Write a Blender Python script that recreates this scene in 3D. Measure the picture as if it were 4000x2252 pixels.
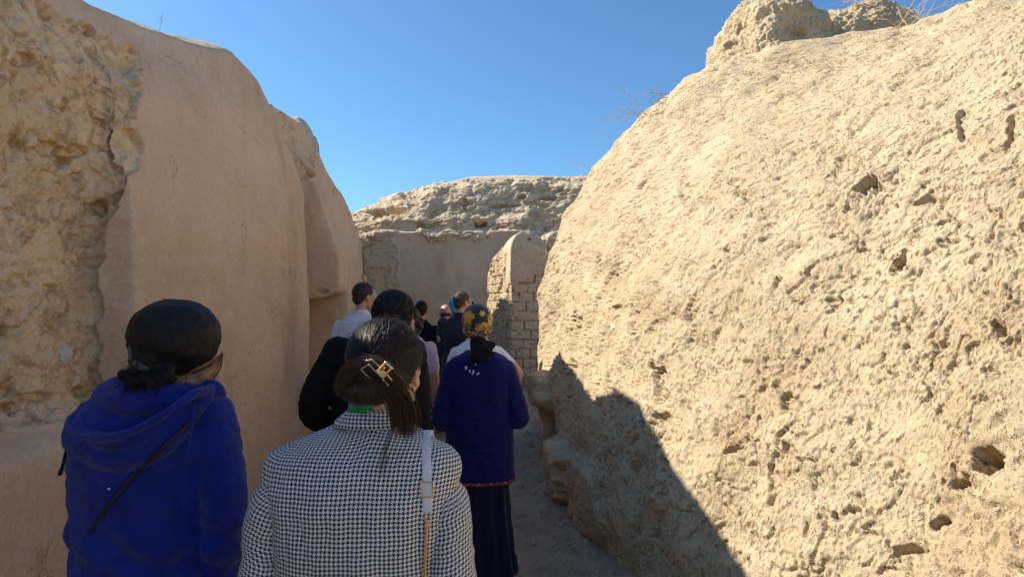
import bpy, bmesh, math, random
import numpy as np
from mathutils import Vector, Matrix, Euler
PI = math.pi
R = math.radians
for o in list(bpy.data.objects): bpy.data.objects.remove(o)
SC = bpy.context.scene
C = SC.collection

# ------------------------------------------------------------------ camera, sky, sun, exposure
CAM_H, PITCH, FPX = 1.68, R(0.94), 610.0
cd = bpy.data.cameras.new('camera'); cam = bpy.data.objects.new('camera', cd); C.objects.link(cam)
cam.location = (0, 0, CAM_H); cam.rotation_euler = (PI/2 + PITCH, 0, 0)
cd.sensor_width = 36; cd.lens = 36*FPX/1024; cd.clip_start = 0.05; cd.clip_end = 5000
SC.camera = cam
SUN_EL, SUN_AZ = 39.5, 17.0          # azimuth: degrees from -X towards +Y
W = bpy.data.worlds.new('World'); SC.world = W; W.use_nodes = True
nt = W.node_tree; bg = nt.nodes['Background']
sky = nt.nodes.new('ShaderNodeTexSky'); sky.sky_type = 'NISHITA'; sky.sun_disc = False
sky.sun_elevation = R(SUN_EL); sky.sun_rotation = R(360-(90-SUN_AZ))
sky.altitude = 300; sky.air_density = 1.0; sky.dust_density = 0.8; sky.ozone_density = 9.0
tint = nt.nodes.new('ShaderNodeMix'); tint.data_type = 'RGBA'; tint.blend_type = 'MULTIPLY'; tint.inputs[0].default_value = 1
tint.inputs[7].default_value = (.90, 1.05, 1.0, 1); nt.links.new(sky.outputs[0], tint.inputs[6]); nt.links.new(tint.outputs[2], bg.inputs[0]); bg.inputs[1].default_value = 0.088
sd = bpy.data.lights.new('sun', 'SUN'); sd.energy = 3.85; sd.angle = R(0.5); sd.color = (1.0, 0.92, 0.79)
sun = bpy.data.objects.new('sun', sd); C.objects.link(sun)
e, a = R(SUN_EL), R(SUN_AZ)
SUNV = Vector((-math.cos(e)*math.cos(a), math.cos(e)*math.sin(a), math.sin(e)))
sun.rotation_euler = SUNV.to_track_quat('Z', 'Y').to_euler(); sun.location = (-6, 2, 9)
SC.view_settings.view_transform = 'Standard'; SC.view_settings.look = 'None'
SC.view_settings.exposure = 1.05; SC.view_settings.gamma = 1
SC.render.resolution_x = 1024; SC.render.resolution_y = 576
SC.cycles.max_bounces = 12; SC.cycles.diffuse_bounces = 10

cp, sp = math.cos(PITCH), math.sin(PITCH)
def at(px, py, Y):
    u, v = (px-512)/FPX, (288-py)/FPX
    d = np.array([u, cp - v*sp, sp + v*cp]); t = Y/d[1]
    return np.array([0, 0, CAM_H]) + d*t
def proj(P):
    x, y, z = P[..., 0], P[..., 1], P[..., 2]-CAM_H
    f = y*cp + z*sp; up = -y*sp + z*cp
    f = np.where(f < .05, .05, f)
    return 512 + FPX*x/f, 288 - FPX*up/f

# ------------------------------------------------------------------ noise
_rs = np.random.RandomState(7)
_perm = np.concatenate([_rs.permutation(256)]*3)
_g = _rs.normal(size=(256, 3)); _g /= np.linalg.norm(_g, axis=1)[:, None]
def pn(x, y, z):
    xi, yi, zi = np.floor(x).astype(int), np.floor(y).astype(int), np.floor(z).astype(int)
    xf, yf, zf = x-xi, y-yi, z-zi
    u, v, w = [t*t*t*(t*(t*6-15)+10) for t in (xf, yf, zf)]
    def gd(i, j, k):
        h = _perm[(_perm[(_perm[(xi+i) & 255] + yi+j) & 255] + zi+k) & 255]
        g = _g[h]; return g[..., 0]*(xf-i) + g[..., 1]*(yf-j) + g[..., 2]*(zf-k)
    l = lambda a, b, t: a + t*(b-a)
    return 1.6*l(l(l(gd(0,0,0), gd(1,0,0), u), l(gd(0,1,0), gd(1,1,0), u), v),
             l(l(gd(0,0,1), gd(1,0,1), u), l(gd(0,1,1), gd(1,1,1), u), v), w)
def fbm(P, s, oct=4, off=0, gain=.5, sc=(1, 1, 1)):
    x, y, z = P[..., 0]*sc[0]/s+off, P[..., 1]*sc[1]/s+off*1.7, P[..., 2]*sc[2]/s+off*.3
    a, r = 1, 0
    for i in range(oct):
        r = r + a*pn(x, y, z); a *= gain; x, y, z = x*2.03, y*2.03, z*2.03
    return r
def ridg(P, s, oct=4, off=0, sc=(1, 1, 1)):
    x, y, z = P[..., 0]*sc[0]/s+off, P[..., 1]*sc[1]/s+off, P[..., 2]*sc[2]/s+off
    a, r = 1, 0
    for i in range(oct):
        r = r + a*(1-2*np.abs(pn(x, y, z))); a *= .5; x, y, z = x*2.03, y*2.03, z*2.03
    return r
def ss(a, b, x):
    t = np.clip((x-a)/(b-a), 0, 1); return t*t*(3-2*t)
def worley(P, s, off=0):
    x, y, z = P[..., 0]/s+off, P[..., 1]/s+off, P[..., 2]/s+off
    xi, yi, zi = np.floor(x).astype(int), np.floor(y).astype(int), np.floor(z).astype(int)
    best = np.full(x.shape, 9.0); idc = np.zeros(x.shape)
    for i in (-1, 0, 1):
        for j in (-1, 0, 1):
            for k in (-1, 0, 1):
                h = _perm[(_perm[(_perm[(xi+i) & 255] + yi+j) & 255] + zi+k) & 255]
                r1, r2, r3 = _perm[h+1]/255., _perm[h+60]/255., _perm[h+130]/255.
                d = (xi+i+r1-x)**2 + (yi+j+r2-y)**2 + (zi+k+r3-z)**2
                m = d < best; best = np.where(m, d, best); idc = np.where(m, _perm[h+200]/255., idc)
    return np.sqrt(best), idc
def polysd(px, py, poly):
    """signed distance to polygon, positive inside"""
    ins = np.zeros(px.shape, bool); d = np.full(px.shape, 1e9)
    n = len(poly)
    for i in range(n):
        x1, y1 = poly[i]; x2, y2 = poly[(i+1) % n]
        c = ((y1 > py) != (y2 > py)) & (px < (x2-x1)*(py-y1)/((y2-y1) if y2 != y1 else 1e-9)+x1)
        ins ^= c
        dx, dy = x2-x1, y2-y1; t = np.clip(((px-x1)*dx+(py-y1)*dy)/(dx*dx+dy*dy+1e-9), 0, 1)
        d = np.minimum(d, np.hypot(px-x1-t*dx, py-y1-t*dy))
    return np.where(ins, d, -d)

# ------------------------------------------------------------------ mesh helpers
def tag(o, label=None, cat=None, group=None, kind=None):
    if label: o['label'] = label
    if cat: o['category'] = cat
    if group: o['group'] = group
    if kind: o['kind'] = kind
    return o
def mk(name, V, F, mat=None, parent=None, smooth=True, uv=None, attrs=None, cols=None, mats=None, midx=None):
    me = bpy.data.meshes.new(name)
    V = np.asarray(V, dtype=np.float32)
    if isinstance(F, np.ndarray) and F.ndim == 2:
        k = F.shape[1]
        me.vertices.add(len(V)); me.vertices.foreach_set('co', V.ravel())
        me.loops.add(F.size); me.loops.foreach_set('vertex_index', F.ravel().astype(np.int32))
        me.polygons.add(len(F)); me.polygons.foreach_set('loop_start', np.arange(0, F.size, k, dtype=np.int32))
        me.polygons.foreach_set('loop_total', np.full(len(F), k, dtype=np.int32))
        me.update(calc_edges=True); me.validate()
    else:
        me.from_pydata([tuple(map(float, v)) for v in V], [], [tuple(map(int, f)) for f in F]); me.update()
    if smooth: me.polygons.foreach_set('use_smooth', np.ones(len(me.polygons), bool))
    if uv is not None:
        l = me.uv_layers.new(name='UVMap'); vi = np.empty(len(me.loops), np.int32); me.loops.foreach_get('vertex_index', vi)
        l.data.foreach_set('uv', np.asarray(uv, np.float32)[vi].ravel())
    for k, v in (attrs or {}).items():
        at_ = me.attributes.new(k, 'FLOAT', 'POINT'); at_.data.foreach_set('value', np.asarray(v, np.float32).ravel())
    for k, v in (cols or {}).items():
        at_ = me.color_attributes.new(k, 'FLOAT_COLOR', 'POINT'); at_.data.foreach_set('color', np.asarray(v, np.float32).ravel())
    for m in (mats or ([mat] if mat else [])): me.materials.append(m)
    if midx is not None: me.polygons.foreach_set('material_index', np.asarray(midx, np.int32))
    o = bpy.data.objects.new(name, me); C.objects.link(o)
    if parent: o.parent = parent
    return o
def gridF(n, m, wrap=False):
    i = np.arange(n-1)[:, None]; j = np.arange(m if wrap else m-1)[None]
    a = i*m + j; b = i*m + (j+1) % m; c = (i+1)*m + (j+1) % m; d = (i+1)*m + j
    return np.stack([a, b, c, d], -1).reshape(-1, 4)
def gnormal(P):
    du = np.gradient(P, axis=0); dv = np.gradient(P, axis=1)
    n = np.cross(du, dv); return n/(np.linalg.norm(n, axis=-1, keepdims=True)+1e-12)
def gsmooth(A, k, ax=0):
    for _ in range(k):
        B = A.copy(); s = [slice(None)]*A.ndim; s0 = list(s); s1 = list(s); s2 = list(s)
        s[ax] = slice(1, -1); s0[ax] = slice(0, -2); s2[ax] = slice(2, None)
        B[tuple(s)] = .25*A[tuple(s0)] + .5*A[tuple(s)] + .25*A[tuple(s2)]; A = B
    return A
def resamp(poly, wts, M):
    """poly Kx2, weight per segment = sample density"""
    poly = np.asarray(poly, float); wts = ([wts[0]]*len(poly)+list(wts))[-(len(poly)-1):]; seg = np.linalg.norm(np.diff(poly, axis=0), axis=1)*np.asarray(wts)
    c = np.concatenate([[0], np.cumsum(seg)]); t = np.linspace(0, c[-1], M)
    return np.stack([np.interp(t, c, poly[:, 0]), np.interp(t, c, poly[:, 1])], -1)

# ------------------------------------------------------------------ node material helpers
class NB:
    def __init__(s, name):
        s.m = bpy.data.materials.new(name); s.m.use_nodes = True; s.t = s.m.node_tree
        s.b = s.t.nodes['Principled BSDF']
    def n(s, t, **k):
        nd = s.t.nodes.new('ShaderNode'+t)
        for a_, v in k.items():
            if a_.startswith('_'): nd.inputs[a_[1:].replace('__', ' ')].default_value = v
            else: setattr(nd, a_, v)
        return nd
    def l(s, a_, b_): s.t.links.new(a_, b_)
    def coord(s, kind='Object'): return s.n('TexCoord').outputs[kind]
    def mapv(s, v, sc=(1, 1, 1), rot=(0, 0, 0), loc=(0, 0, 0)):
        m = s.n('Mapping'); s.l(v, m.inputs[0]); m.inputs['Scale'].default_value = sc; m.inputs['Rotation'].default_value = rot
        m.inputs['Location'].default_value = loc; return m.outputs[0]
    def noise(s, v, scale, detail=4, rough=.5, dist=0):
        n = s.n('TexNoise'); s.l(v, n.inputs['Vector']); n.inputs['Scale'].default_value = scale
        n.inputs['Detail'].default_value = detail; n.inputs['Roughness'].default_value = rough; n.inputs['Distortion'].default_value = dist
        return n.outputs['Fac']
    def vor(s, v, scale, feat='F1', out='Distance', rnd=1):
        n = s.n('TexVoronoi', feature=feat); s.l(v, n.inputs['Vector']); n.inputs['Scale'].default_value = scale
        n.inputs['Randomness'].default_value = rnd; return n.outputs[out]
    def ramp(s, f, stops, interp='LINEAR'):
        r = s.n('ValToRGB'); s.l(f, r.inputs[0]); cr = r.color_ramp; cr.interpolation = interp
        while len(cr.elements) < len(stops): cr.elements.new(.5)
        for el, (p, c) in zip(cr.elements, stops):
            el.position = p; el.color = (c if len(c) == 4 else (*c, 1)) if hasattr(c, '__len__') else (c, c, c, 1)
        return r.outputs[0]
    def mix(s, f, a_, b_, bt='MIX'):
        m = s.n('Mix', data_type='RGBA', blend_type=bt)
        for v, i in ((f, 0), (a_, 6), (b_, 7)):
            if hasattr(v, 'default_value') or hasattr(v, 'links'): s.l(v, m.inputs[i])
            else: m.inputs[i].default_value = v if not hasattr(v, '__len__') else ((*v, 1) if len(v) == 3 else v)
        return m.outputs[2]
    def math(s, op, a_, b_=None, c_=None, clamp=False):
        m = s.n('Math', operation=op, use_clamp=clamp)
        for i, v in enumerate((a_, b_, c_)):
            if v is None: continue
            if hasattr(v, 'links'): s.l(v, m.inputs[i])
            else: m.inputs[i].default_value = v
        return m.outputs[0]
    def bump(s, h, dist, strength=1, prev=None):
        b = s.n('Bump'); s.l(h, b.inputs['Height']); b.inputs['Distance'].default_value = dist; b.inputs['Strength'].default_value = strength
        if prev is not None: s.l(prev, b.inputs['Normal'])
        return b.outputs[0]
    def out(s, col=None, rough=None, normal=None):
        if col is not None:
            if hasattr(col, 'links'): s.l(col, s.b.inputs['Base Color'])
            else: s.b.inputs['Base Color'].default_value = (*col, 1)
        if rough is not None:
            if hasattr(rough, 'links'): s.l(rough, s.b.inputs['Roughness'])
            else: s.b.inputs['Roughness'].default_value = rough
        if normal is not None: s.l(normal, s.b.inputs['Normal'])
        return s.m

def mud(name, c1, c2, c3, rough_bump=1.0, straw=.5, core=None, cracks=0, pebbles=0):
    """dry earth: patchy colour, chopped straw flecks, fine bumps; 'core' attribute blends to the bare brick core"""
    b = NB(name); v = b.coord()
    n1 = b.noise(v, .9, 5, .6, .6); n2 = b.noise(v, 5.5, 5, .65); n3 = b.noise(v, 42, 4, .7)
    col = b.mix(b.ramp(n1, [(.36, 0.), (.64, 1.)]), c1, c2)
    col = b.mix(b.ramp(n2, [(.5, 0.), (.72, .8)]), col, c3)
    col = b.mix(b.ramp(n3, [(.25, .42), (.5, 0.), (.85, .0)]), col, [x*.62 for x in c1])
    st_ = b.ramp(b.noise(b.mapv(v, (1, 1, .28)), 1.8, 6, .62, .8), [(.50, 0.), (.68, .55)])
    col = b.mix(st_, col, [c1[0]*.74, c1[1]*.66, c1[2]*.58])
    if core:
        at_ = b.n('Attribute', attribute_name='core').outputs['Fac']
        k = b.mix(b.ramp(b.noise(v, 3.1, 5, .65, .5), [(.38, 0.), (.62, 1.)]), core[0], core[1])
        k = b.mix(b.ramp(b.noise(v, 9, 6, .7, .9), [(.50, 0.), (.60, .85)]), k, core[2])
        col = b.mix(at_, col, k)
    # straw flecks: thin stretched cells in three directions
    if straw:
        acc = None
        for i, rt in enumerate([(.3, .5, .2), (1.2, 2.0, .9), (2.2, .4, 1.7)]):
            mv = b.mapv(v, (70, 70, 8), rt, (i*3.1, 0, 0))
            f = b.vor(mv, 1.0)
            sel = b.math('LESS_THAN', f, .13)
            pick = b.math('GREATER_THAN', b.noise(b.mapv(v, (1, 1, 1), (0, 0, 0), (i*7, 0, 0)), 9, 2), .50)
            g = b.math('MULTIPLY', sel, pick)
            acc = g if acc is None else b.math('MAXIMUM', acc, g)
        col = b.mix(b.math('MULTIPLY', acc, straw), col, [min(.75, x*1.7) for x in c3])
    if pebbles:
        pv = b.vor(v, 9, 'F1'); pid = b.n('TexVoronoi'); b.l(v, pid.inputs['Vector']); pid.inputs['Scale'].default_value = 9
        sep = b.n('SeparateColor'); b.l(pid.outputs['Color'], sep.inputs[0])
        m_ = b.math('MULTIPLY', b.math('LESS_THAN', pv, .10), b.math('GREATER_THAN', sep.outputs[0], .72))
        col = b.mix(b.math('MULTIPLY', m_, pebbles), col, (.42, .42, .42))
    h1 = b.noise(v, 28, 6, .7); h2 = b.noise(b.mapv(v, (1, 1, .35)), 120, 4, .7)
    nrm = b.bump(h1, .012*rough_bump, .8); nrm = b.bump(h2, .004*rough_bump, .8, nrm)
    if rough_bump > 1:
        gp = b.noise(b.mapv(v, (1, 1, .38)), 80, 3, .55); gm = b.ramp(b.noise(v, 4.5, 4, .6), [(.40, .25), (.62, 1.)])
        gr = b.math('MULTIPLY', b.ramp(gp, [(.56, 0.), (.66, 1.)]), gm)
        nrm = b.bump(b.math('SUBTRACT', 1, gr), .007*rough_bump, .9, nrm)
    if cracks:
        ck = None
        for k_, (sc_, wd) in enumerate([((1, 1, .55), .0035), ((.5, .5, 1.3), .0028)]):
            cn = b.noise(b.mapv(v, sc_, (0, 0, 0), (5*k_, 2, 1)), 1.7, 7, .62, .3)
            ln = b.math('LESS_THAN', b.math('ABSOLUTE', b.math('SUBTRACT', cn, .5)), wd)
            mk_ = b.math('GREATER_THAN', b.noise(b.mapv(v, (1, 1, 1), (0, 0, 0), (9*k_, 4, 0)), 3.0, 3), .62)
            g_ = b.math('MULTIPLY', ln, mk_); ck = g_ if ck is None else b.math('MAXIMUM', ck, g_)
        col = b.mix(b.math('MULTIPLY', ck, .45*cracks), col, [x*.3 for x in c1])
        nrm = b.bump(b.math('SUBTRACT', 1, ck), .01, .8, nrm)
    b.b.inputs['Specular IOR Level'].default_value = .15
    return b.out(col, .93, nrm)

M = {}
M['rightmud'] = mud('sunlit loam', (.54, .42, .265), (.60, .475, .305), (.64, .52, .345), 1.5, .25, pebbles=.5)
M['leftmud'] = mud('clay plaster', (.58, .41, .265), (.68, .50, .34), (.68, .52, .37), .55, .55, cracks=1,
                   core=((.58, .42, .25), (.68, .52, .33), (.38, .25, .13)))
M['farmud'] = mud('far clay', (.64, .49, .34), (.70, .54, .38), (.70, .56, .41), 1.3, .3,
                  core=((.60, .47, .31), (.66, .53, .36), (.48, .36, .23)))
M['pillarmud'] = mud('mud brick', (.62, .475, .32), (.67, .525, .365), (.66, .53, .38), 1.2, .35)
M['ground'] = mud('trodden earth', (.52, .39, .26), (.62, .475, .325), (.66, .52, .37), 2.4, .25, pebbles=.5)

# ------------------------------------------------------------------ ground
def gh(x, y):
    return (ss(6.6, 9.6, y)*.28 + ss(.1, .6, x)*ss(6.8, 7.6, y)*.22 +
            ss(.12, .6, x)*.10*(1-ss(6, 7, y)))
ys = np.concatenate([[-3000, -400, -60, -15, -6], np.arange(-3, 3, .12), np.arange(3, 9, .022), np.arange(9, 14.5, .06), [16, 20, 40, 150, 900, 3500]])
xs = np.concatenate([[-3000, -500, -60, -15, -8, -5, -3.5], np.arange(-2.5, -.5, .05), np.arange(-.5, 1.3, .018), np.arange(1.3, 3.2, .1), [4, 6, 10, 20, 80, 500, 3000]])
Y, X = np.meshgrid(ys, xs, indexing='ij'); P = np.stack([X, Y, gh(X, Y)], -1)
near = ((np.abs(X) < 6) & (Y > -4) & (Y < 14)).astype(float)
P[..., 2] += near*(.030*fbm(P, .6, 4) + .012*fbm(P, .14, 4, 3) + .022*ss(.35, .8, fbm(P, .10, 3, 9)) + .004*fbm(P, .03, 2, 5))
P[..., 2] -= (1-near)*.1
mk('ground', P.reshape(-1, 3), gridF(len(ys), len(xs)), M['ground'])
tag(bpy.data.objects['ground'], 'trodden pale earth floor of the passage between the mud walls', 'ground', kind='structure')

# ------------------------------------------------------------------ right wall
TY = np.array([-2.5, 0, 1, 2, 2.6, 3, 4, 5, 6, 7, 7.15, 7.3, 7.4])
def tb(*v): return np.array(v)
hx = [ # height, x per station
 (0.0,  tb(2.1, 1.8, 1.5, 1.02, .84, .76, .56, .46, .45, .37, .42, .65, 1.6)),
 (0.35, tb(2.15, 1.85, 1.56, 1.08, .88, .79, .56, .44, .40, .33, .38, .62, 1.6)),
 (0.8,  tb(2.3, 2.0, 1.70, 1.24, 1.02, .90, .64, .50, .38, .29, .34, .60, 1.6)),
 (1.68, tb(2.7, 2.4, 2.15, 1.80, 1.52, 1.30, .90, .66, .47, .32, .37, .64, 1.7)),
 (2.2,  tb(3.0, 2.7, 2.5, 2.2, 1.90, 1.66, 1.20, .86, .60, .42, .48, .75, 1.8)),
 (2.65, tb(3.4, 3.1, 2.9, 2.62, 2.32, 2.08, 1.55, 1.12, .80, .61, .67, .9, 1.9)),
 (3.1,  tb(3.9, 3.6, 3.4, 3.1, 2.85, 2.62, 2.05, 1.42, 1.02, .85, .90, 1.15, 2.0))]
CY = np.array([-2.5, 2.0, 3.0, 3.7, 4.0, 4.3, 4.8, 5.2, 5.5, 5.9, 6.5, 7.0, 7.15, 7.3, 7.4])
CX = np.array([4.5, 4.0, 3.5, 3.08, 2.90, 2.67, 2.07, 1.68, 1.55, 1.35, 1.13, .93, 1.0, 1.25, 2.1])
CZ = np.array([3.5, 3.5, 3.6, 3.63, 3.63, 3.64, 3.68, 3.68, 3.63, 3.56, 3.38, 3.16, 3.10, 2.9, 2.4])
def rsec(y):
    pts = [(np.interp(y, TY, xv), h) for h, xv in hx]
    pts[0] = (pts[0][0], -.12)
    cx, cz = np.interp(y, CY, CX), np.interp(y, CY, CZ)
    pts = [p for p in pts if p[1] < cz-.25]
    while len(pts) < 7: pts.append((pts[-1][0]+(cx-pts[-1][0])*.25, pts[-1][1]+(cz-pts[-1][1])*.25))
    pts += [(cx-.06, cz-.07), (cx+.12, cz), (cx+.6, cz-.02), (cx+1.6, cz-.35), (cx+2.2, -.3)]
    return pts
pxs = np.concatenate([np.arange(2300, 1060, -3.6), np.arange(1058, 541, -1.15)])
# station spacing even in the picture, at eye height
yy = np.linspace(.4, 7.0, 2500); xx = np.interp(yy, TY, hx[3][1]); pp = 512+FPX*xx/yy
ysn = np.interp(-pxs, -pp, yy)
ysn = np.concatenate([np.linspace(-2.5, ysn[0]-.06, 40), ysn, np.linspace(ysn[-1]+.012, 7.4, 34)])
NM = 960
P = np.zeros((len(ysn), NM, 3))
for i, y in enumerate(ysn):
    q = resamp(rsec(y), [1, 1, 1, 1, 1, 1, 1, 1, 1, .25, .04, .02], NM)
    P[i, :, 0] = q[:, 0]; P[i, :, 2] = q[:, 1]; P[i, :, 1] = y
P = gsmooth(gsmooth(P, 60, 1), 8, 0)
N = gnormal(P)
if N[len(ysn)//2, NM//4, 0] > 0: N = -N
px, py = proj(P)
sh = P.copy(); sh[..., 1] += .22*(P[..., 2])*ss(1.5, 3.2, P[..., 2])   # erosion runs lean with the slope
big = .050*fbm(P, .9, 3, 2) + .022*fbm(P, .33, 3, 5)
warp = .045*np.stack([fbm(P, .2, 3, 11), fbm(P, .2, 3, 12), fbm(P, .2, 3, 13)], -1)
Q = sh + warp
D = big.copy()
rough = ss(-.35, .55, fbm(P, .55, 4, 21) + .35*fbm(P, .12, 3, 22))
def crumb(P_, s_, o_, sc):          # rounded grains parted by sharp creases
    return np.abs(fbm(P_, s_, 3, o_, .55, sc))
D += (.004+.004*rough)*fbm(Q, .10, 4, 31, sc=(1, 1, .4))
D += (.002+.009*rough*rough)*(crumb(Q, .042, 33, (1, 1, .30))-.3)
D += (.0045+.006*rough)*(crumb(P, .017, 36, (1, 1, .36))-.3)
h1 = fbm(Q, .26, 5, 41, sc=(1, 1, .6)); D -= .022*ss(.60, .70, h1)*(.6+.4*rough)
h2 = fbm(Q, .085, 4, 43, sc=(1, 1, .42)); D -= .018*ss(.60, .68, h2)*rough
h3 = fbm(Q, .036, 3, 45, sc=(1, 1, .5)); D -= .015*ss(.46, .56, h3)
w, wid = worley(Q, .11, 3); D -= .012*ss(.26, .14, w+.25*h3)*(wid > .93)
w, wid = worley(P+.3*warp, .05, 8); D -= .008*ss(.34, .2, w+.15*h3)*(wid > .80)
terr = fbm(Q, .45, 5, 47, .55); D += .008*ss(.0, .03, terr) + .007*ss(.42, .45, terr) - .008*ss(-.4, -.43, terr)
hd = fbm(P, .05, 4, 49, .6)
for sd0, sc0 in ((71, (1, 1, .45)), (73, (.7, 1, 1.3))):
    D -= .024*ss(.030, .004, np.abs(fbm(P, .55, 5, sd0, .55, sc0)))*ss(.12, .34, fbm(P, .5, 3, sd0+1))
# the hollows one can name in the photograph: centre, radii, tilt, depth
wpx, wpy = 9*fbm(P, .16, 4, 61, .6), 9*fbm(P, .16, 4, 62, .6)
for (cx_, cy_, rx_, ry_, an, dp) in [
  (871, 184, 15, 7, -25, .10), (902, 262, 9, 20, 25, .075), (950, 238, 12, 5, 5, .05), (990, 462, 24, 13, 15, .16), (962, 478, 9, 14, 40, .08),
  (962, 123, 5, 12, 10, .06), (1011, 140, 5, 22, 12, .07), (743, 196, 14, 5, 40, .05), (686, 190, 4, 18, 5, .04),
  (712, 200, 8, 4, 0, .035), (735, 186, 6, 5, 0, .04), (660, 118, 5, 14, 15, .04), (644, 188, 4, 6, 20, .05), (636, 150, 4, 8, 20, .05),
  (662, 383, 7, 22, -8, .07), (665, 420, 14, 8, -5, .07), (731, 445, 12, 6, -20, .07), (790, 443, 8, 9, 0, .05),
  (690, 308, 4, 13, 10, .05), (763, 388, 11, 4, -15, .045), (790, 405, 8, 9, 30, .05), (690, 340, 6, 7, 0, .03), (618, 308, 5, 4, 0, .04),
  (902, 548, 16, 8, -10, .09), (1002, 325, 12, 7, 20, .06), (830, 298, 10, 5, 10, .04), (850, 512, 12, 6, -20, .05), (727, 255, 6, 4, 0, .04),
  (775, 283, 4, 12, 12, .05), (597, 270, 5, 14, 0, .04), (575, 330, 5, 14, 8, .05), (556, 275, 4, 8, 0, .03), (570, 366, 10, 5, -10, .05),
  (932, 520, 9, 6, 10, .05), (820, 85, 8, 3, -30, .03), (905, 85, 14, 3, -30, .035), (840, 165, 4, 16, 35, .035), (930, 200, 18, 4, -25, .04), (640, 465, 6, 8, 0, .04)]:
    c, s_ = math.cos(R(an)), math.sin(R(an)); dx, dy = px-cx_+wpx*min(1.3, rx_/9), py-cy_+wpy*min(1.3, ry_/9)
    f = np.exp(-(((dx*c+dy*s_)/rx_)**2 + ((-dx*s_+dy*c)/ry_)**2)) + .10*h1 + .13*hd
    D -= .8*dp*ss(.38, .56, f)*(.75+.5*hd)*(ysn[:, None] > .3)
# foot of the wall: overhanging lump, dark cavity under it, swollen toe with an undercut
y_, z_ = P[..., 1], P[..., 2]
wob = .22*fbm(P, .22, 3, 51)
def blob(cy, cz, ry, rz): return np.exp(-((y_-cy)/ry)**2-((z_-cz)/rz)**2)
D += .13*ss(.25, .6, blob(6.55, .70, .6, .2)+wob)
D -= .50*ss(.42, .72, blob(6.25, .40, .55, .20)+wob)
D += .16*ss(.30, .62, blob(5.2, .24, .55, .26)+wob) + .06*ss(.3, .6, blob(4.3, .30, .5, .25)+wob)
D -= .16*ss(.10, .02, z_+.05*wob)*ss(3.0, 3.5, y_)*(1-ss(5.6, 6, y_))
P = P + N*D[..., None]
mk('earth_wall', P.reshape(-1, 3), gridF(*P.shape[:2]), M['rightmud'])
tag(bpy.data.objects['earth_wall'], 'tall pitted sunlit earth wall leaning back along the right side', 'wall')

# mound of earth on top of the right wall
def dome(name, c, r, mat, amp, seed, lab, cat='mound', n=260, cut=0):
    th = np.linspace(0.001, PI*.62, n)[:, None]; ph = np.linspace(0, 2*PI, n*2, endpoint=False)[None]
    S = np.stack([np.sin(th)*np.cos(ph), np.sin(th)*np.sin(ph), np.cos(th)+0*ph], -1)
    S = np.sign(S)*np.abs(S)**.85
    P = S*np.array(r)+np.array(c)
    nn = S/np.array(r); nn /= np.linalg.norm(nn, axis=-1, keepdims=True)
    d = amp*fbm(P, .7, 3, seed) + amp*.55*fbm(P, .22, 4, seed+1) + amp*.16*fbm(P, .05, 3, seed+2) + .008*fbm(P, .02, 2, seed+3)
    d -= amp*.45*ss(.5, .65, fbm(P, .25, 3, seed+4))
    P = P + nn*d[..., None]
    return tag(mk(name, P.reshape(-1, 3), gridF(n, n*2, True), mat), lab, cat)
dome('earth_mound', (2.68, 6.45, 3.78), (.60, .9, 1.02), M['rightmud'], .09, 61, 'steep rounded lump of eroded earth on the crest of the right wall')
dome('earth_mound', (3.74, 6.9, 4.02), (.78, .9, .86), M['rightmud'], .09, 71, 'lower flatter lump of eroded earth with dry stalks, right of the steep lump')
dome('earth_mound', (2.66, 6.15, 3.56), (.60, .8, .50), M['rightmud'], .07, 76, 'sloping shoulder of earth at the left foot of the steep lump')

# ------------------------------------------------------------------ left near wall with the broken plaster and its buttress
XL = -1.9
LCY = np.array([-3, 1.5, 2.4, 3.2, 3.7, 4.3, 4.6, 5.0, 5.3, 5.6, 5.8, 5.9, 6.0])
LCX = np.array([-2.25, -2.25, -2.24, -2.2, -2.17, -2.15, -2.13, -2.09, -2.05, -1.99, -1.97, -2.1, -2.4])
LCZ = np.array([3.3, 3.3, 3.24, 3.24, 3.33, 3.46, 3.56, 3.50, 3.29, 2.93, 2.66, 2.5, 2.3])
def lsec(y):
    cx, cz = np.interp(y, LCY, LCX), np.interp(y, LCY, LCZ)
    end = ss(5.78, 6.0, y)*.5
    cy_ = 3.09
    st = .19*(1-ss(cy_-.03, cy_+.02, y))          # recess of the broken stretch behind the buttress face
    def xf(h):
        r = st*(1-ss(2.45, 2.95, h))*ss(1.08, 1.16, h)
        return XL - .06*(h/2.6)**2 - r - end
    hs = [-.12, .3, .6, .9, 1.05, 1.12, 1.2, 1.5, 1.8, 2.1]
    top = cz-.45
    hs = [min(h, top*(i+1)/11 if h > top else h) for i, h in enumerate(hs)]
    pts = [(xf(h), h) for h in hs]
    xt = xf(max(2.1, top))
    pts += [(xt*.8+(cx)*.2, top), (xt*.25+cx*.75, cz-.16), (cx, cz-.015), (cx-.22, cz+.07), (cx-.9, cz+.05), (cx-1.5, cz-.4), (cx-1.8, -.3)]
    return pts
px_s = np.concatenate([np.linspace(-240, -8, 30), np.arange(-6, 316, .85)])
ysn = -XL*FPX/(512-px_s)
ysn = np.concatenate([ysn, np.linspace(3.045, 3.135, 34)]); ysn.sort()
ysn = np.concatenate([np.linspace(-3, ysn[0]-.05, 25), ysn, np.linspace(ysn[-1]+.01, 6.0, 14)])
NM = 660
P = np.zeros((len(ysn), NM, 3))
for i, y in enumerate(ysn):
    q = resamp(lsec(y), [1]*12+[1, .6, .15, .06, .03], NM)
    P[i, :, 0] = q[:, 0]; P[i, :, 2] = q[:, 1]; P[i, :, 1] = y
P = gsmooth(gsmooth(P, 22, 1), 3, 0)
N = gnormal(P)
if N[len(ysn)//2, NM//4, 0] < 0: N = -N
px, py = proj(P)
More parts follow.
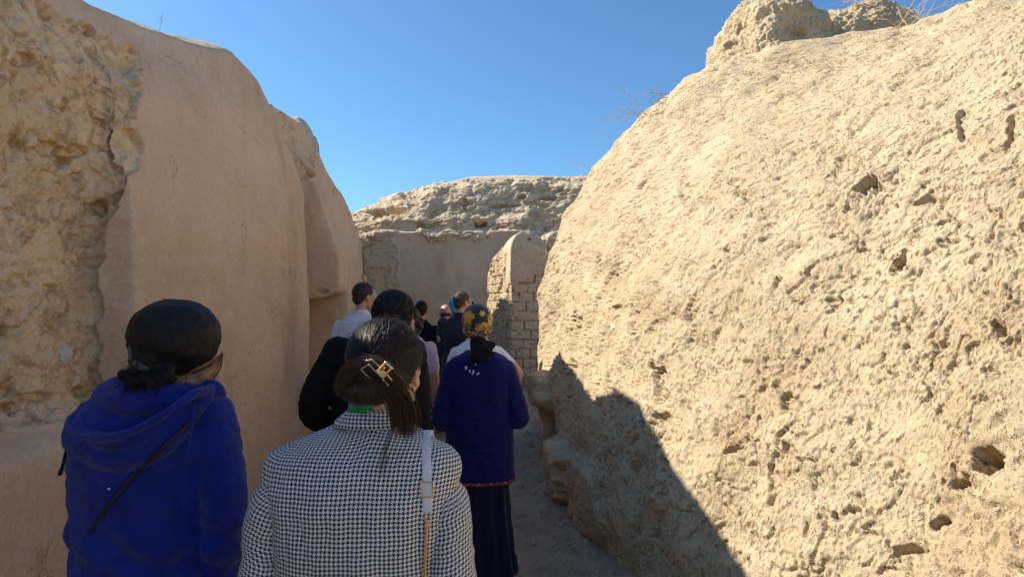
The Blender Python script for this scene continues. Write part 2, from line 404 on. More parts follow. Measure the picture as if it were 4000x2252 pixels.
poly = [(-400, -300), (-20, -160), (25, -12), (40, 4), (60, 15), (74, 20), (89, 25), (96, 36), (112, 36), (127, 45), (138, 53), (143, 64), (141, 76), (144, 88), (146, 97), (138, 103),
        (132, 111), (131, 127), (137, 138), (141, 148), (139, 159), (136, 171), (127, 177), (124, 190), (117, 207), (109, 219), (104, 238), (106, 258), (102, 286),
        (104, 310), (99, 340), (101, 375), (96, 400), (70, 421), (30, 424), (0, 430), (-100, 452), (-400, 500)]
sdp = polysd(px, py, poly)
sd_ = sdp + 6.0*fbm(P, .12, 5, 81, .6) + .7*fbm(P, .03, 3, 82)
m = ss(-.6, 1.2, sd_)*(ysn[:, None] < 3.5)
core = m
D = .018*fbm(P, .8, 3, 3) + .004*fbm(P, .12, 4, 4)*1.0 + .0016*fbm(P, .02, 3, 6)
D = D - .015*ss(.35, .5, fbm(P, .6, 3, 29))*(1-m)*0
inn = ss(1, 12, sd_); er = .034 + .014*fbm(P, .35, 2, 91) + inn*.006*fbm(P, .09, 4, 92) + inn*.007*(np.abs(fbm(P, .03, 3, 93))-.3)
hh = fbm(P + .12*np.stack([fbm(P, .15, 3, 14)]*3, -1), .20, 4, 95)
er += inn*(.026*ss(.46, .56, hh) + .010*ss(.2, .25, hh) - .012*ss(-.3, -.4, hh))
w, wid = worley(P, .075, 5); er += .022*ss(.36, .2, w+.15*hh)*(wid > .80)
w, wid = worley(P, .03, 9); er += .008*ss(.36, .2, w)*(wid > .6)
er += .014*ss(16, 3, sd_)*ss(.0, .4, fbm(P, .12, 2, 96)+.3)     # deepest right under the broken edge
for (cx_, cy_, rx_, ry_, dp, fl) in [(118, 145, 15, 30, .05, 1), (35, 60, 12, 9, .04, 0), (98, 207, 9, 10, .07, 0), (22, 148, 8, 16, .03, 0), (57, 150, 14, 9, .05, 0),
                                 (82, 152, 14, 8, .05, 0), (134, 62, 7, 9, .05, 0), (12, 330, 10, 6, .04, 0), (95, 30, 10, 5, .05, 0), (52, 12, 9, 6, .05, 0), (70, 163, 12, 7, .06, 0),
                                 (45, 395, 16, 5, .04, 0), (20, 405, 12, 4, .04, 0), (84, 390, 10, 6, .04, 0), (33, 30, 5, 3, .03, 0), (26, 63, 8, 6, .04, 0), (118, 195, 7, 6, .07, 0)]:
    f = np.exp(-((px-cx_)/rx_)**2-((py-cy_)/ry_)**2)+.14*fbm(P, .08, 3, 97)
    g = ss(.40, .52, f); er += dp*g
er += .030*ss(0, .8, sd_)*ss(3.2, 1.6, sd_)*ss(-.1, .3, fbm(P, .25, 2, 77)); er *= .55+.45*ss(0, 14, sd_)
D = D - m*np.clip(er, .01, .2)
lip = ss(-7, -1.5, sd_)*(1-m)*(ysn[:, None] < 3.5); D += .012*lip*ss(-.2, .5, fbm(P, .3, 2, 98))
# a few long drying cracks
ck = np.abs(fbm(P, .45, 5, 55, sc=(1, 1, .45))); D -= .006*ss(.018, .004, ck)*ss(.1, .35, fbm(P, .8, 2, 57))*(1-m)
P = P + N*D[..., None]
mk('plastered_wall', P.reshape(-1, 3), gridF(*P.shape[:2]), M['leftmud'], attrs={'core': core})
tag(bpy.data.objects['plastered_wall'], 'near left wall with broken plaster baring the pitted core, ending in a smooth buttress', 'wall')

# ------------------------------------------------------------------ second left wall with a niche
MCY = np.array([5.2, 6.0, 6.55, 6.74, 7.0, 7.3, 7.7, 7.93, 8.05, 8.12, 8.18])
MCX = np.array([-2.7, -2.6, -2.5, -2.32, -2.12, -2.00, -1.99, -1.97, -1.97, -2.0, -2.2])
MCZ = np.array([3.75, 3.78, 3.74, 3.60, 3.14, 2.86, 2.62, 2.48, 2.38, 2.2, 2.0])
def msec(y):
    cx, cz = np.interp(y, MCY, MCX), np.interp(y, MCY, MCZ)
    shadow_ridge = ss(5.5, 5.9, y)*(1-ss(6.45, 6.75, y))  # unseen ridge added behind the crest to shape the shadow opposite
    def xf(h):
        if y < 7.2:
            top = 3.1
            face = 6.66 + .0*h
            deep = .55*(1-ss(face-.04, face+.05, y - .55*max(0, h-2.3)*0))
            low = .55*(1-ss(7.02, 7.08, y))*(1-ss(1.66, 1.72, h))
            return XL - max(deep*(1-ss(3.0, 3.6, h)*.3), low)
        return XL - .02*h
    hs = [-.12, .5, 1.0, 1.5, 1.64, 1.70, 1.76, 2.0, 2.2]
    top = cz-.3
    pts = [(xf(min(h, top)) - ss(8.1, 8.18, y)*.3, min(h, top*(i+1)/10 if h > top else h)) for i, h in enumerate(hs)]
    xt = min(xf(2.2), cx+.06)-ss(8.1, 8.18, y)*.3
    pts += [(xt*.6+cx*.4 if xt > cx else xt, top), (xt*.2+cx*.8 if xt > cx else xt, cz-.1), (min(cx, xt+.02), cz), (min(cx, xt)-.3, cz+.04), (-3.0, cz+.22*shadow_ridge), (-3.5, cz+.1*shadow_ridge), (-4.2, -.3)]
    return pts
ysn = np.concatenate([np.linspace(5.2, 6.3, 40), np.linspace(6.32, 7.3, 190), np.linspace(7.305, 8.2, 150)])
NM = 420; P = np.zeros((len(ysn), NM, 3))
for i, y in enumerate(ysn):
    q = resamp(msec(y), [1]*12+[.3, .08, .05], NM)[:NM] if False else resamp(msec(y), [1]*11+[.8, .3, .15, .05], NM)
    P[i, :, 0] = q[:, 0]; P[i, :, 2] = q[:, 1]; P[i, :, 1] = y
P = gsmooth(gsmooth(P, 12, 1), 6, 0)
N = gnormal(P)
if N[-30, NM//4, 0] < 0: N = -N
px, py = proj(P)
up = ss(0, 1, ss(2.6, 3.1, P[..., 2])*.9 + .5*fbm(P, .3, 3, 15))
D = .022*fbm(P, .6, 3, 101) + .005*fbm(P, .1, 4, 102) + .002*fbm(P, .025, 3, 106) + up*(.012*fbm(P, .09, 4, 103) - .02*ss(.4, .55, fbm(P, .2, 3, 104)))
f = np.exp(-((px-311)/7)**2-((py-172)/5)**2)+.2*fbm(P, .1, 3, 105); D -= .12*ss(.5, .7, f)
f = np.exp(-((px-322)/8)**2-((py-291)/3)**2)+.3*fbm(P, .06, 3, 108); D -= .05*ss(.5, .7, f)
P = P + N*D[..., None]
mk('niched_wall', P.reshape(-1, 3), gridF(*P.shape[:2]), M['leftmud'], attrs={'core': up*.35})
tag(bpy.data.objects['niched_wall'], 'second left wall beyond the buttress, with a dark low niche beside the man in the pale shirt', 'wall')

# ------------------------------------------------------------------ far wall
FY = 13.0
fxp = np.array([250, 340, 358, 398, 437, 469, 517, 565, 588, 640, 720]); fyp = np.array([225, 208, 203, 189, 179, 173, 172, 174, 176, 184, 205])
FXs = (fxp-512)/FPX*FY*1.07; FZ = CAM_H + (298-fyp)/FPX*FY*1.07
def fsec(x):
    cz = np.interp(x, FXs, FZ)
    b = 3.12 - .12*ss(-2.5, -3.4, x)
    return [(0, -.3), (-.02, 1), (0, 2), (.04, b-.12), (.03, b), (.12, b+.04), (.16, b+.28), (.30, b+.40), (.62, cz-.32), (.92, cz-.08), (1.25, cz), (2.2, cz-.1), (3, cz-1.2), (3.4, -.3)]
xsn = np.concatenate([np.linspace(-8, -3.9, 60), np.arange(-3.88, 2.6, .0165), np.linspace(2.65, 6, 50)])
NM = 380; P = np.zeros((len(xsn), NM, 3))
for i, x in enumerate(xsn):
    q = resamp(fsec(x), [.45, .6, .8, 1, 1, 1, 1, 1, 1, 1, .5, .1, .05], NM)
    P[i, :, 1] = FY+q[:, 0] - .10*(x+.5) ; P[i, :, 2] = q[:, 1]; P[i, :, 0] = x
P = gsmooth(P, 5, 1); N = gnormal(P)
if N[len(xsn)//2, NM//6, 1] > 0: N = -N
px, py = proj(P)
# eroded band above, hanging tongue of bare core, scar at the left
tongue = polysd(px, py, [(300, 240), (300, 190), (700, 170), (700, 229), (560, 231), (520, 229), (497, 228), (492, 238), (470, 239), (452, 236), (440, 246), (430, 241), (420, 230), (412, 222), (404, 222), (396, 231), (384, 239), (366, 250)])
scar = polysd(px, py, [(364, 235), (392, 238), (402, 250), (398, 262), (402, 285), (392, 290), (380, 270), (372, 300), (364, 300)])
er = ss(-1.5, 2.0, np.maximum(tongue, scar) + 4*fbm(P, .25, 4, 110))
lo = 1-ss(3.0, 3.2, P[..., 2])
D = .02*fbm(P, 1.2, 3, 111) + .006*fbm(P, .12, 4, 112)
sc_ = ss(-3, 4, scar)*(tongue < 0)
er *= 1-.55*sc_
D += er*(.08*fbm(P, .7, 3, 113) + .022*fbm(P, .2, 4, 114, .6, sc=(1, 1, 1.5)) + .008*fbm(P, .06, 3, 115) + .10*lo*(px < 505))
D -= er*.07*ss(.46, .6, fbm(P, .45, 4, 116, sc=(.7, 1, 1.8)))
D -= er*.05*ss(.1, .0, np.abs(fbm(P, .5, 3, 117, sc=(.6, 1, 2))))
for (cx_, cy_, rx_, ry_, dp) in [(386, 211, 22, 4, .35), (522, 197, 5, 3, .2), (548, 197, 12, 3, .2), (479, 222, 8, 5, .25), (420, 226, 5, 5, .15), (505, 205, 20, 2, .12), (543, 215, 18, 3, .12), (465, 204, 3, 8, .12)]:
    f = np.exp(-((px-cx_)/rx_)**2-((py-cy_)/ry_)**2)+.2*fbm(P, .2, 3, 118); D -= dp*ss(.4, .65, f)
P = P + N*D[..., None]
mk('far_wall', P.reshape(-1, 3), gridF(*P.shape[:2]), M['farmud'], attrs={'core': er})
tag(bpy.data.objects['far_wall'], 'wide plastered wall across the far end of the passage, its eroded rounded top in light', 'wall')

# ------------------------------------------------------------------ brick pillar and its low walls
def brickdisp(u, v, L, Hh, dep, seed, P):
    """joint grooves of a mud brick face; u along, v up"""
    wv = .010*fbm(P, .12, 3, seed); row = np.floor((v+wv)/Hh); fv = (v+wv)/Hh-row
    sh_ = (row % 2)*.5 + .17*np.sin(row*12.9); uu = (u+wv)/L + sh_; fu = uu-np.floor(uu)
    dv = np.minimum(fv, 1-fv)*Hh; du = np.minimum(fu, 1-fu)*L
    vis = ss(-.5, .1, fbm(P, .25, 2, seed+1))
    g = np.maximum(ss(.016, .004, dv)*vis, ss(.018, .006, du)*ss(-.7, 0, fbm(P, .2, 2, seed+2)))
    rnd = np.sin(row*78.2+np.floor(uu)*37.7)*.006
    return -dep*g + rnd
def pillar():
    yF = 9.5; xl = at(511.5, 298, yF)[0]; xr = at(548, 298, yF)[0]; ztop = at(520, 228, yF)[2]; zb = .05
    w = xr-xl; n, m_ = 250, 520
    # outline walked as left flank -> front -> right flank, capped by a rounded head
    per = []
    k1, k2, k3 = 110, 190, 60
    for i in range(k1): t = i/(k1-1); per.append((xl-.02 - .13*(1-t), yF+.75*(1-t)))
    for i in range(1, k2): t = i/(k2-1); per.append((xl+w*t, yF-.0+.16*t))
    for i in range(1, k3): t = i/(k3-1); per.append((xr, yF+.16+.6*t))
    per = np.array(per); per = gsmooth(per, 10, 0)
    mm = len(per); zz = np.linspace(0, 1, n*2)
    P = np.zeros((n*2, mm, 3))
    cxp, cyp = xl+w*.5, yF+.4
    for i, t in enumerate(zz):
        z = zb + (ztop-zb)*t
        k = max(0, (t-.86)/.14); sc_ = math.sqrt(max(0, 1-k**2.4))
        P[i, :, 0] = cxp + (per[:, 0]-cxp)*(sc_ if True else 1)
        P[i, :, 1] = cyp + (per[:, 1]-cyp)*(.35+.65*sc_)
        P[i, :, 2] = z + (0 if k == 0 else 0)
        P[i, :, 2] -= ss(cxp, xr, per[:, 0])*.05*k
    N = gnormal(P)
    if N[n, mm//2, 1] > 0: N = -N
    u = np.concatenate([[0], np.cumsum(np.linalg.norm(np.diff(per, axis=0), axis=1))])[None, :]+0*P[..., 0]
    z = P[..., 2]
    brk = ss(.0, .02, (1.92 + .12*fbm(P, .3, 3, 121) + .25*ss(xl+.3, xr, P[..., 0])) - z)
    D = .016*fbm(P, .4, 3, 122) + .004*fbm(P, .06, 3, 123)
    D += brk*(-.025 + brickdisp(u-.3, z, .235, .148, .045, 125, P) + .012*fbm(P, .07, 4, 128) - .03*ss(.45, .7, fbm(P, .16, 3, 129)))
    f = np.exp(-((P[..., 0]-(xl+.28))/.035)**2-((z-2.62)/.03)**2); D -= .08*ss(.4, .6, f)
    P = P+N*D[..., None]
    o = mk('brick_pillar', P.reshape(-1, 3), gridF(*P.shape[:2]), M['pillarmud'])
    tag(o, 'mud brick pillar with a rounded plastered head, sunlit on its left edge', 'pillar')
pillar()
def slabwall(name, A, B, zt, thick, lab, seed, mat, brick=True, zb=.0, res=.011):
    """wall from A to B (x,y) with a top height function of t; real thickness"""
    A, B = np.array(A, float), np.array(B, float); Lg = np.linalg.norm(B-A); d = (B-A)/Lg; nn = np.array([d[1], -d[0]])
    if nn[0] > 0 and abs(nn[0]) > abs(nn[1]): nn = -nn
    if abs(nn[1]) >= abs(nn[0]) and nn[1] > 0: nn = -nn
    n = int(Lg/res); T = np.linspace(0, 1, n); NM = 330
    P = np.zeros((n, NM, 3))
    for i, t in enumerate(T):
        h = zt(t); q = resamp([(0, zb), (0, h*.5), (-.02, h-.1), (-.08, h-.02), (-.2, h), (-thick+.05, h-.04), (-thick, h-.2), (-thick, zb)], [1, 1, 1, 1, .7, .3, .2, .1], NM)
        e_ = 1-math.sqrt(max(0, 1-max(0, abs(t-.5)*2-.93)/.07)) if abs(t-.5)*2 > .93 else 0
        base = A + d*Lg*t
        P[i, :, 0] = base[0]+nn[0]*(q[:, 0]-e_*.12); P[i, :, 1] = base[1]+nn[1]*(q[:, 0]-e_*.12); P[i, :, 2] = q[:, 1]
    P = gsmooth(P, 4, 1); N = gnormal(P)
    if N[n//2, NM//5, 0]*nn[0]+N[n//2, NM//5, 1]*nn[1] < 0: N = -N
    D = .03*fbm(P, .4, 3, seed) + .028*fbm(P, .12, 4, seed+1, sc=(1, 1, .5)) - .05*ss(.4, .6, fbm(P, .25, 3, seed+7)) + .006*fbm(P, .03, 3, seed+2, sc=(1, 1, .5))
    if brick: D += brickdisp((T*Lg)[:, None]+0*P[..., 0], P[..., 2], .24, .148, .025, seed+5, P)*.8
    P = P+N*D[..., None]
    return tag(mk(name, P.reshape(-1, 3), gridF(n, NM), mat, attrs={'core': 0*P[..., 0]}), lab, 'wall')
a0 = at(486.5, 298, 12.2); a1 = at(506.5, 298, 9.75)
zq = [at(486, 285, 12.2)[2], at(488, 266, 12.0)[2], at(493, 253, 11.4)[2], at(500, 246, 10.6)[2], at(506, 246, 9.9)[2]]
slabwall('brick_wall', (a0[0], 12.2), (a1[0], 9.75), lambda t: np.interp(t, [0, .05, .3, .65, 1], zq), .5, 'sunlit eroded mud brick wall running back from the left of the pillar', 131, M['rightmud'], zb=.1)
b0 = at(541, 298, 10.0); b1 = at(600, 298, 9.7)
slabwall('low_earth_wall', (b0[0], 10.0), (b1[0], 9.8), lambda t: at(560, 234, 10)[2]+.03*math.sin(t*9), .5, 'broken earth wall joining the pillar to the tall right wall', 141, M['pillarmud'], brick=False, zb=.1)
# unseen wall added left of the far wall to block sun from the passage
slabwall('sun_block_wall', (-4.0, 8.4), (-4.9, 13.2), lambda t: 3.9+.9*ss(.1, .4, t)-.6*ss(.6, 1, t), .9, 'added sun-blocking wall hidden behind the second left wall, shading the court', 151, M['farmud'], brick=False, zb=-.05, res=.03)

# ================================================================== people: shape helpers
def rotm(yaw=0, pitch=0, roll=0):
    """yaw about Z (left positive), pitch nods down, roll tilts the top to +X"""
    return np.array((Matrix.Rotation(yaw, 3, 'Z') @ Matrix.Rotation(-pitch, 3, 'X') @ Matrix.Rotation(roll, 3, 'Y')))
def ell(c, r, rot=None, n=20, pw=1.0):
    th = np.linspace(0, PI, n)[1:-1, None]; ph = np.linspace(0, 2*PI, n*2, endpoint=False)[None]
    S = np.stack([np.sin(th)*np.cos(ph), np.sin(th)*np.sin(ph), np.cos(th)+0*ph], -1)
    if pw != 1: S = np.sign(S)*np.abs(S)**pw
    V = S.reshape(-1, 3); m = n*2; k = n-2
    F = [tuple(f) for f in gridF(k, m, True)]
    V = np.vstack([V, [0, 0, 1], [0, 0, -1]]); t, b = len(V)-2, len(V)-1
    F += [(t, i, (i+1) % m) for i in range(m)] + [(b, (k-1)*m+(i+1) % m, (k-1)*m+i) for i in range(m)]
    V = V*np.array(r)
    if rot is not None: V = V @ np.array(rot).T
    return V+np.array(c), F
def spline(pts, n):
    pts = np.asarray(pts, float); K = len(pts)
    if K == 2: return np.array([pts[0]+(pts[1]-pts[0])*t for t in np.linspace(0, 1, n)])
    P = np.vstack([2*pts[0]-pts[1], pts, 2*pts[-1]-pts[-2]]); out = []
    for t in np.linspace(0, K-1-1e-9, n):
        i = int(t); f = t-i; a, b, c, d = P[i], P[i+1], P[i+2], P[i+3]
        out.append(.5*((2*b)+(-a+c)*f+(2*a-5*b+4*c-d)*f*f+(-a+3*b-3*c+d)*f**3))
    return np.array(out)
def tube(pts, rad, n=None, m=16, flat=None, smooth=True):
    """closed tapering tube; rad per point (or (a,b)); flat: direction of the b radius"""
    pts = np.asarray(pts, float); rad = np.asarray([r if hasattr(r, '__len__') else (r, r) for r in rad], float)
    n = n or max(8, len(pts)*5)
    A = spline(np.hstack([pts, rad]), n) if smooth else np.hstack([pts, rad])
    C_, Rr = A[:, :3], np.maximum(A[:, 3:], .0004); n = len(C_)
    T = np.gradient(C_, axis=0); T /= np.linalg.norm(T, axis=1)[:, None]+1e-9
    up = np.array(flat if flat is not None else (0, 1, 0.01), float)
    rings = []
    for i in range(n):
        s = np.cross(T[i], up); ln = np.linalg.norm(s)
        s = s/ln if ln > 1e-3 else np.array([1., 0, 0]); b = np.cross(s, T[i])
        ph = np.linspace(0, 2*PI, m, endpoint=False)[:, None]
        rings.append((C_[i], T[i], s, b, Rr[i]))
    V = []
    def ring(c, s, b, r, k=1): 
        ph = np.linspace(0, 2*PI, m, endpoint=False)[:, None]
        return c + s*np.cos(ph)*r[0]*k + b*np.sin(ph)*r[1]*k
    c, t, s, b, r = rings[0]; q = min(r)
    for a_ in (.25, .6, .85): V.append(ring(c - t*q*math.sqrt(max(0, 1-a_*a_)), s, b, r, a_))
    for c, t, s, b, r in rings: V.append(ring(c, s, b, r))
    c, t, s, b, r = rings[-1]; q = min(r)
    for a_ in (.85, .6, .25): V.append(ring(c + t*q*math.sqrt(max(0, 1-a_*a_)), s, b, r, a_))
    k = len(V); V = np.vstack(V); F = [tuple(f) for f in gridF(k, m, True)]
    F += [tuple(range(m))[::-1], tuple(range((k-1)*m, k*m))]
    return V, F
def lofts(rings, m=40, n=None, pw=1.0, closed=True):
    """rings (cx,cy,cz,rx,ry) bottom to top, smooth between"""
    A = spline(rings, n or len(rings)*5)
    ph = np.linspace(0, 2*PI, m, endpoint=False); cs, sn = np.cos(ph), np.sin(ph)
    if pw != 1: cs = np.sign(cs)*np.abs(cs)**pw; sn = np.sign(sn)*np.abs(sn)**pw
    P = np.stack([A[:, 0:1]+A[:, 3:4]*cs, A[:, 1:2]+A[:, 4:5]*sn, A[:, 2:3]+0*cs[None]], -1)
    k = len(A); V = P.reshape(-1, 3); F = [tuple(f) for f in gridF(k, m, True)]
    if closed: F += [tuple(range(m))[::-1], tuple(range((k-1)*m, k*m))]
    return V, F
def joinp(parts):
    V, F, o = [], [], 0
    for v, f in parts:
        V.append(v); F += [tuple(int(i)+o for i in q) for q in f]; o += len(v)
    return np.vstack(V), F
def vnorm(me):
    n = np.empty(len(me.vertices)*3, np.float32); me.vertices.foreach_get('normal', n); return n.reshape(-1, 3)
def organic(name, parts, vox, smooth, mat, parent=None, disp=None, color=None, attrs=None):
    """union of closed shapes as one continuous surface"""
    V, F = joinp(parts); me = bpy.data.meshes.new('tmp'); me.from_pydata([tuple(map(float, v)) for v in V], [], F)
    o = bpy.data.objects.new('tmp', me); C.objects.link(o)
    md = o.modifiers.new('r', 'REMESH'); md.mode = 'VOXEL'; md.voxel_size = vox
    if smooth: s = o.modifiers.new('s', 'SMOOTH'); s.factor = .5; s.iterations = smooth
    dg = bpy.context.evaluated_depsgraph_get(); ev = o.evaluated_get(dg); m2 = ev.to_mesh()
    co = np.empty(len(m2.vertices)*3, np.float32); m2.vertices.foreach_get('co', co); co = co.reshape(-1, 3).astype(float)
    Fq = np.empty(len(m2.loops), np.int32); m2.loops.foreach_get('vertex_index', Fq); Fq = Fq.reshape(-1, 4)
    nr = vnorm(m2).astype(float); ev.to_mesh_clear(); bpy.data.objects.remove(o); bpy.data.meshes.remove(me)
    if disp is not None: co = co + nr*disp(co, nr)[:, None]
    return mk(name, co, Fq, mat, parent, cols={'Col': color(co, nr)} if color else None, attrs={k: f(co, nr) for k, f in (attrs or {}).items()})
def empty(name, loc, rz=0):
    o = bpy.data.objects.new(name, None); C.objects.link(o); o.location = loc; o.rotation_euler = (0, 0, rz); o.empty_display_size = .1
    return o

# ------------------------------------------------------------------ cloth, skin, hair
def cloth(name, c, rough=.85, weave=900, amt=.0006, var=.12, sheen=.3, wr=0, ao=None):
    b = NB(name); v = b.coord()
    col = b.mix(b.ramp(b.noise(v, 14, 4), [(.3, 0.), (.7, 1.)]), [x*(1-var) for x in c], [min(1, x*(1+var)) for x in c])
    n = b.bump(b.noise(v, weave, 2), amt)
    if wr: n = b.bump(b.noise(b.mapv(v, (1, 1, 2.2)), 7, 4, .55, .8), wr, .7, n)
    b.b.inputs['Sheen Weight'].default_value = sheen; b.b.inputs['Sheen Roughness'].default_value = .5
    b.b.inputs['Specular IOR Level'].default_value = .2
    return b.out(col, rough, n)
def skinmat(name, c):
    b = NB(name); v = b.coord()
    col = b.mix(b.noise(v, 22, 3), c, [c[0]*.9, c[1]*.78, c[2]*.72])
    b.b.inputs['Subsurface Weight'].default_value = .12; b.b.inputs['Subsurface Radius'].default_value = (.012, .004, .002)
    return b.out(col, .5, b.bump(b.noise(v, 400, 2), .0006))
def hairmat(name, c, c2, rough=.5, stretch=(1, 1, .12), sc=260):
    b = NB(name); v = b.coord()
    f = b.noise(b.mapv(v, stretch), sc, 3, .6)
    col = b.mix(b.ramp(f, [(.4, 0.), (.75, 1.)]), c, c2)
    b.b.inputs['Specular IOR Level'].default_value = .3
    return b.out(col, rough, b.bump(f, .003, .9))
SK = skinmat('skin', (.56, .345, .25)); SK2 = skinmat('ruddy skin', (.56, .31, .22))
HB = hairmat('black hair', (.004, .0035, .004), (.010, .008, .009), .6); HBR = hairmat('brown hair', (.022, .014, .011), (.06, .036, .026), .36)
HGR = hairmat('greying hair', (.045, .034, .026), (.13, .10, .078), .7); HDK = hairmat('dark short hair', (.018, .013, .012), (.05, .038, .034), .5)
NAVY = cloth('navy wool', (.012, .016, .035)); BLACK = cloth('black cloth', (.0045, .0045, .006), sheen=.0, var=.2)
def metal(name, c, rough=.25):
    b = NB(name); b.b.inputs['Metallic'].default_value = 1; return b.out(c, rough)
GOLD = metal('gold metal', (.9, .62, .28)); STEEL = metal('steel', (.6, .6, .62))
def plain(name, c, rough=.5, nb=None):
    b = NB(name); return b.out(c, rough, b.bump(b.noise(b.coord(), 300, 3), .0008))

def headparts(k):
    """head in its own frame: origin between the ears, looks along +Y"""
    E = lambda c, r, rot=None: ell(np.array(c)*k, np.array(r)*k, rot)
    T = lambda p, r, **q: tube(np.array(p)*k, [x*k for x in r], **q)
    out = [E((0, -.012, .028), (.074, .096, .092)), E((0, .038, -.045), (.056, .055, .062)), E((0, .072, -.088), (.026, .022, .022)),
           E((0, .055, .010), (.062, .045, .06)), E((0, .078, .030), (.05, .016, .014)),
           T([(0, .094, .015), (0, .108, -.012), (0, .118, -.032)], [.009, .011, .014]), E((.011, .106, -.036), (.008, .009, .007)), E((-.011, .106, -.036), (.008, .009, .007)),
           T([(-.022, .088, -.058), (0, .099, -.055), (.022, .088, -.058)], [.005, .007, .005]), T([(-.018, .087, -.068), (0, .097, -.068), (.018, .087, -.068)], [.005, .008, .005])]
    for s in (-1, 1):
        out += [E((s*.040, .062, -.028), (.024, .028, .026)), E((s*.031, .080, .005), (.014, .012, .010)),
                E((s*.050, .022, -.062), (.016, .038, .030)),
                E((s*.079, -.006, -.008), (.007, .018, .030), rotm(s*-.35, .15)), T([(s*.078, .004, .014), (s*.085, -.014, .016), (s*.087, -.022, -.004), (s*.081, -.010, -.030), (s*.078, .002, -.036)], [.004, .006, .006, .006, .006])]
    return out
def xf(parts, Rm, t): return [(v @ Rm.T + t, f) for v, f in parts]
def handparts(w, d, palm, k=1.0, curl=.5, side=1):
    """w wrist, d direction of the hand, palm the way the palm faces"""
    d = np.array(d, float); d /= np.linalg.norm(d); pn_ = np.array(palm, float); pn_ -= d*pn_.dot(d); pn_ /= np.linalg.norm(pn_)+1e-9
    s = np.cross(d, pn_)*side
    w = np.array(w, float); out = [tube([w-d*.01*k, w+d*.035*k, w+d*.085*k], [(.027*k, .018*k), (.036*k, .015*k), (.040*k, .012*k)], flat=pn_, m=14)]
    for i, (o_, ln, r) in enumerate([(.030, .068, .0088), (.010, .076, .0090), (-.010, .070, .0086), (-.029, .055, .0078)]):
        b = w + d*.088*k - s*o_*k*(-1); c = curl*(1+.12*i)
        p = [b-d*.02*k, b]; cur = b; dr = d.copy()
        for j, f in enumerate((.45, .3, .25)):
            a = c*(.75 if j else .55); dr = dr*math.cos(a)+pn_*math.sin(a); dr /= np.linalg.norm(dr); cur = cur + dr*ln*f*k; p.append(cur)
            # keep bending in the palm plane
        out.append(tube(p, [r*k*1.05, r*k*1.05, r*k, r*k*.92, r*k*.8], m=10, n=14, flat=s))
    b = w + d*.025*k + s*.026*k
    out.append(tube([b, b+s*.022*k+d*.022*k+pn_*.010*k, b+s*.026*k+d*.048*k+pn_*.022*k, b+s*.020*k+d*.068*k+pn_*.030*k], [.013*k, .011*k, .0095*k, .008*k], m=10, n=12, flat=pn_))
    return out
def strands(name, paths, r, mat, parent, m=3):
    V, F, o = [], [], 0
    for P in paths:
        n = len(P); T = np.gradient(P, axis=0); T /= np.linalg.norm(T, axis=1)[:, None]+1e-9
        s = np.cross(T, [.3, .2, .93]); s /= np.linalg.norm(s, axis=1)[:, None]+1e-9; b = np.cross(s, T)
        tp = (np.clip(np.minimum(np.linspace(0, 1, n)*6+.3, (1-np.linspace(0, 1, n))*4+.15), 0, 1)*r)[:, None]
        for j in range(m):
            a_ = 2*PI*j/m; V.append((P + (s*math.cos(a_)+b*math.sin(a_))*tp))
        i = np.arange(n-1)
        for j in range(m):
            a0, a1 = o+j*n, o+((j+1) % m)*n
            F.append(np.stack([a0+i, a1+i, a1+i+1, a0+i+1], -1))
        o += n*m
    return mk(name, np.vstack(V), np.vstack(F), mat, parent)

def strandmesh(name, P0, n, spread, r, mat, parent, seed, seg=14, taper=.6):
    rs = np.random.RandomState(seed); base = spline(P0, seg); out = []
    for i in range(n):
        off = rs.normal(size=3)*spread; off2 = off*taper + rs.normal(size=3)*spread*.35
        t = np.linspace(0, 1, seg)[:, None]; w = np.sin(t*PI*rs.uniform(.6, 1.6)+rs.uniform(0, 3))*rs.normal(size=3)*spread*.3
        out.append(base + off*(1-t)*(.5+t*1.2) + off2*t + w*t)
    return strands(name, out, r, mat, parent)

